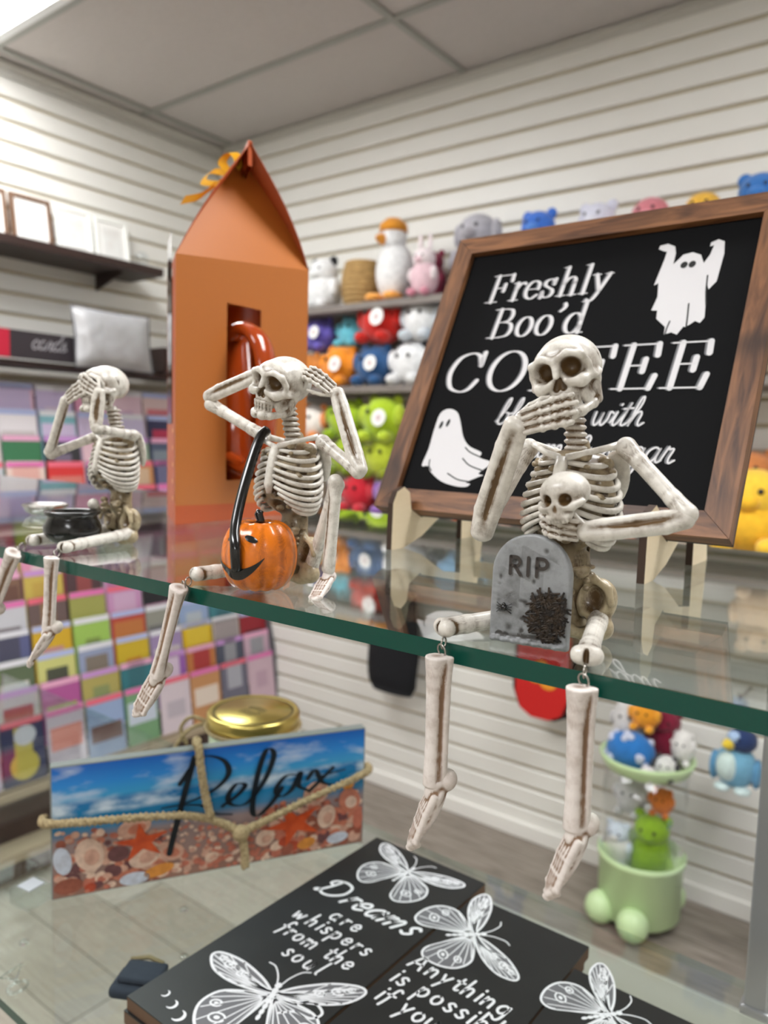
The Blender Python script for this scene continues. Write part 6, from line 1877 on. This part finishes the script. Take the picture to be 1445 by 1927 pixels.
# ---- middle figure: hands on the ears, pumpkin in the lap
f2 = skeleton('middle skeleton figurine holding its head, orange jack-o-lantern pumpkin in its lap', (-.315, .320), (.15, -.70, 11.55), (math.radians(2), math.radians(14), math.radians(4)))
bone_between('upper_arm', (-2.3, .25, 8.5), (-5.95, -.7, 10.35), f2)
bone_between('forearm', (-6.05, -.75, 10.85), (-1.75, -.75, 12.05), f2, (0, -1, .3))
hand_between((-1.7, -.75, 12.05), (.35, -.45, 13.02), (-.5, 0, 1), f2, .16, 1)
bone_between('upper_arm', (2.45, .25, 8.25), (5.25, .0, 6.75), f2)
bone_between('forearm', (5.35, .0, 6.85), (2.95, .75, 11.0), f2, (.4, -1, .3))
hand_between((2.95, .70, 11.0), (1.60, -.55, 12.55), (.9, -.45, .5), f2, .20, 1)
bone_between('thigh', (-1.35, .5, .9), (-3.35, -3.85, .55), f2, (0, 0, 1))
leg_hang(f2, (-3.05, -4.3, .45), (-2.72, -5.55, .02), (-4.70, -5.5, -5.25), (-6.0, -6.6, -7.75), (.15, -1, .25), (-.45, -1, 0))
bone_between('thigh_plain', (1.4, .6, 1.0), (3.85, -.15, 5.95), f2)
bone_between('lower_leg', (4.0, -.4, 6.15), (3.65, -.45, 1.35), f2, (-.5, -1, 0))
fo = place(ME_FOOT, BONE, f2, frame((3.65, -.45, 1.0), (.30, -1, -.36), (0, -.3, 1), .82), 'foot')
PUMP = wash_mat('pumpkin_orange', S(232, 122, 20), S(110, 44, 8), rough=.25, coat=.5, nscale=90)
def sculpt_pumpkin():
    f = SDF((-2.5, -2.5, -.1), (2.5, 2.5, 4.2), .06)
    for k in range(11):
        a = 2 * math.pi * k / 11 + .18
        f.ell((1.02 * math.cos(a), 1.02 * math.sin(a), 1.95), (1.08, 1.08, 1.88), .10 if k else 0)
    f.ell((0, 0, 1.95), (1.4, 1.4, 1.8), .1)
    f.ell((0, 0, 4.0), (.6, .6, .5), .25, True)
    f.above(.03)
    return f.mesh('pumpkin', gain=2.4, blur=4)
PC = Vector((.30, -2.45, 0))
pk = place(sculpt_pumpkin(), PUMP, f2, Matrix.Translation(PC * .01) @ Matrix.Rotation(.0, 4, 'Z'), 'pumpkin')
tube_part('stem', [(0, 0, 3.55), (.05, 0, 3.9), (-.05, -.05, 4.2), (.02, .0, 4.42)], [.34, .22, .24, .20], pk, BLACK_GLOSS)
# painted face wraps the front of the fruit (front is 8 degrees left of -Y)
def pump_pt(az, z, lift=.04):
    a = math.radians(az)
    d = Vector((math.sin(a), -math.cos(a), 0))
    rho = max(.2, 1 - ((z - 1.95) / 1.9) ** 2) ** .5
    # lobed radius
    th = math.atan2(d.y, d.x)
    best = 0
    for k in range(11):
        b = 2 * math.pi * k / 11 + .18
        cc = 1.02 * math.cos(th - b); ss = 1.02 * math.sin(th - b)
        rk_ = 1.08 * max(.05, 1 - ((z - 1.95) / 1.88) ** 2) ** .5
        if rk_ > abs(ss):
            best = max(best, cc + (rk_ ** 2 - ss ** 2) ** .5)
    r = best + lift
    return Vector((d.x * r, d.y * r, z)) * .01
mb = MB()
N = 24
V = []
for i in range(N + 1):
    t = i / N
    az = -34 + 88 * t
    zc_ = 1.0 + 1.05 * ((t - .47) / .53) ** 2
    w_ = .34 * (1 - ((t - .5) / .5) ** 2) + .03
    V += [pump_pt(az, zc_ + w_, .05), pump_pt(az, zc_ - w_ * .6, .05)]
mb.add(V, [(2 * i, 2 * i + 1, 2 * i + 3, 2 * i + 2) for i in range(N)])
mb.build('painted_mouth', BLACK_GLOSS, pk, True)
for az0, rz in ((-2, .2), (33, -.2)):
    V = [pump_pt(az0, 3.05, .07)]
    for i in range(14):
        a = 2 * math.pi * i / 14
        V.append(pump_pt(az0 + 11 * math.cos(a), 3.05 + .17 * math.sin(a) + rz * .5 * math.cos(a), .07))
    raw('painted_eye', V, [(0, 1 + i, 1 + (i + 1) % 14) for i in range(14)], BLACK_GLOSS, pk, True)
tube_part('black_strap', catmull([(-1.25, -.55, 8.85), (-1.15, -1.2, 8.3), (-.75, -2.6, 5.9), tuple(Vector((.02, -3.95, 3.75))), tuple(pump_pt(12, 2.6, .22) * 100 + PC), tuple(pump_pt(13, 1.35, .14) * 100 + PC)], 6), .30, f2, BLACK_GLOSS, 10)

# ---- left figure: hands over the eyes, black cauldron between the legs
f3 = skeleton('left skeleton figurine covering its eyes with both hands, black cauldron in its lap', (-.519, .340), (.0, -.75, 11.95), (math.radians(-2), math.radians(2), math.radians(2)))
bone_between('upper_arm', (-2.15, .1, 8.2), (-3.35, -3.1, 6.75), f3)
bone_between('forearm', (-3.4, -3.2, 6.9), (-1.95, -2.75, 10.75), f3, (-.8, -.6, 0))
hand_between((-1.95, -2.75, 10.75), (.55, -2.55, 12.05), (-.15, -1, .1), f3, .12, 1)
bone_between('upper_arm', (2.15, .25, 8.3), (2.0, -2.6, 8.7), f3)
bone_between('forearm', (1.95, -2.7, 8.85), (1.75, -2.3, 11.3), f3, (.7, -.7, 0))
hand_between((1.75, -2.35, 11.3), (-.55, -2.75, 12.35), (.15, -1, .1), f3, .14, -1)
bone_between('thigh', (1.4, .5, .9), (2.75, -5.6, .55), f3, (0, 0, 1))
bone_between('thigh', (-1.4, .5, .9), (-1.75, -5.5, .55), f3, (0, 0, 1))
leg_hang(f3, (2.85, -6.05, .4), (4.45, -7.5, .2), (3.95, -7.5, -4.55), (2.65, -8.8, -6.75))
leg_hang(f3, (-1.7, -5.95, .4), (-.5, -7.5, -.02), (-3.7, -7.5, -4.5), (-5.2, -8.6, -6.6))
bone_between('upper_arm', (-1.2, -.8, 2.6), (-.2, -1.6, 3.1), f3)
cd = MB().lathe([(.0, .35), (.9, .30), (1.55, .55), (2.0, 1.15), (2.02, 1.6), (1.75, 2.15), (1.68, 2.35), (1.95, 2.5), (1.98, 2.66), (1.8, 2.74), (1.55, 2.66), (1.5, 2.4), (0, 2.3)], 36)
cd.V = [(a * .01, b * .01, c * .01) for a, b, c in cd.V]
co = cd.build('cauldron', BLACK_GLOSS, f3, True)
co.location = (-.001, -.0335, 0)
for k in range(3):
    a = 2 * math.pi * k / 3 - 1.57
    MB().ball((.009 * math.cos(a), .009 * math.sin(a), .0032), .0032, 10, 8).build('cauldron_foot', BLACK_GLOSS, co, True)

# chrome clip on the shelf behind the left figure
cl_ = thing('chrome_dish', 'small chrome dish on the glass shelf behind the cauldron at the left', 'dish', (-.742, .408, ZS))
cl_.scale = (.62, .62, .62)
MB().lathe([(.0, .002), (.022, .001), (.03, .006), (.034, .016), (.0325, .017), (.028, .008), (.0, .004)], 32).build('bowl', mat('chrome', S(210, 210, 212), .08, 1.0), cl_, True)
MB().lathe([(.0345, .0145), (.036, .016), (.0345, .0175), (.033, .016)], 32).build('rim', METAL, cl_, True)
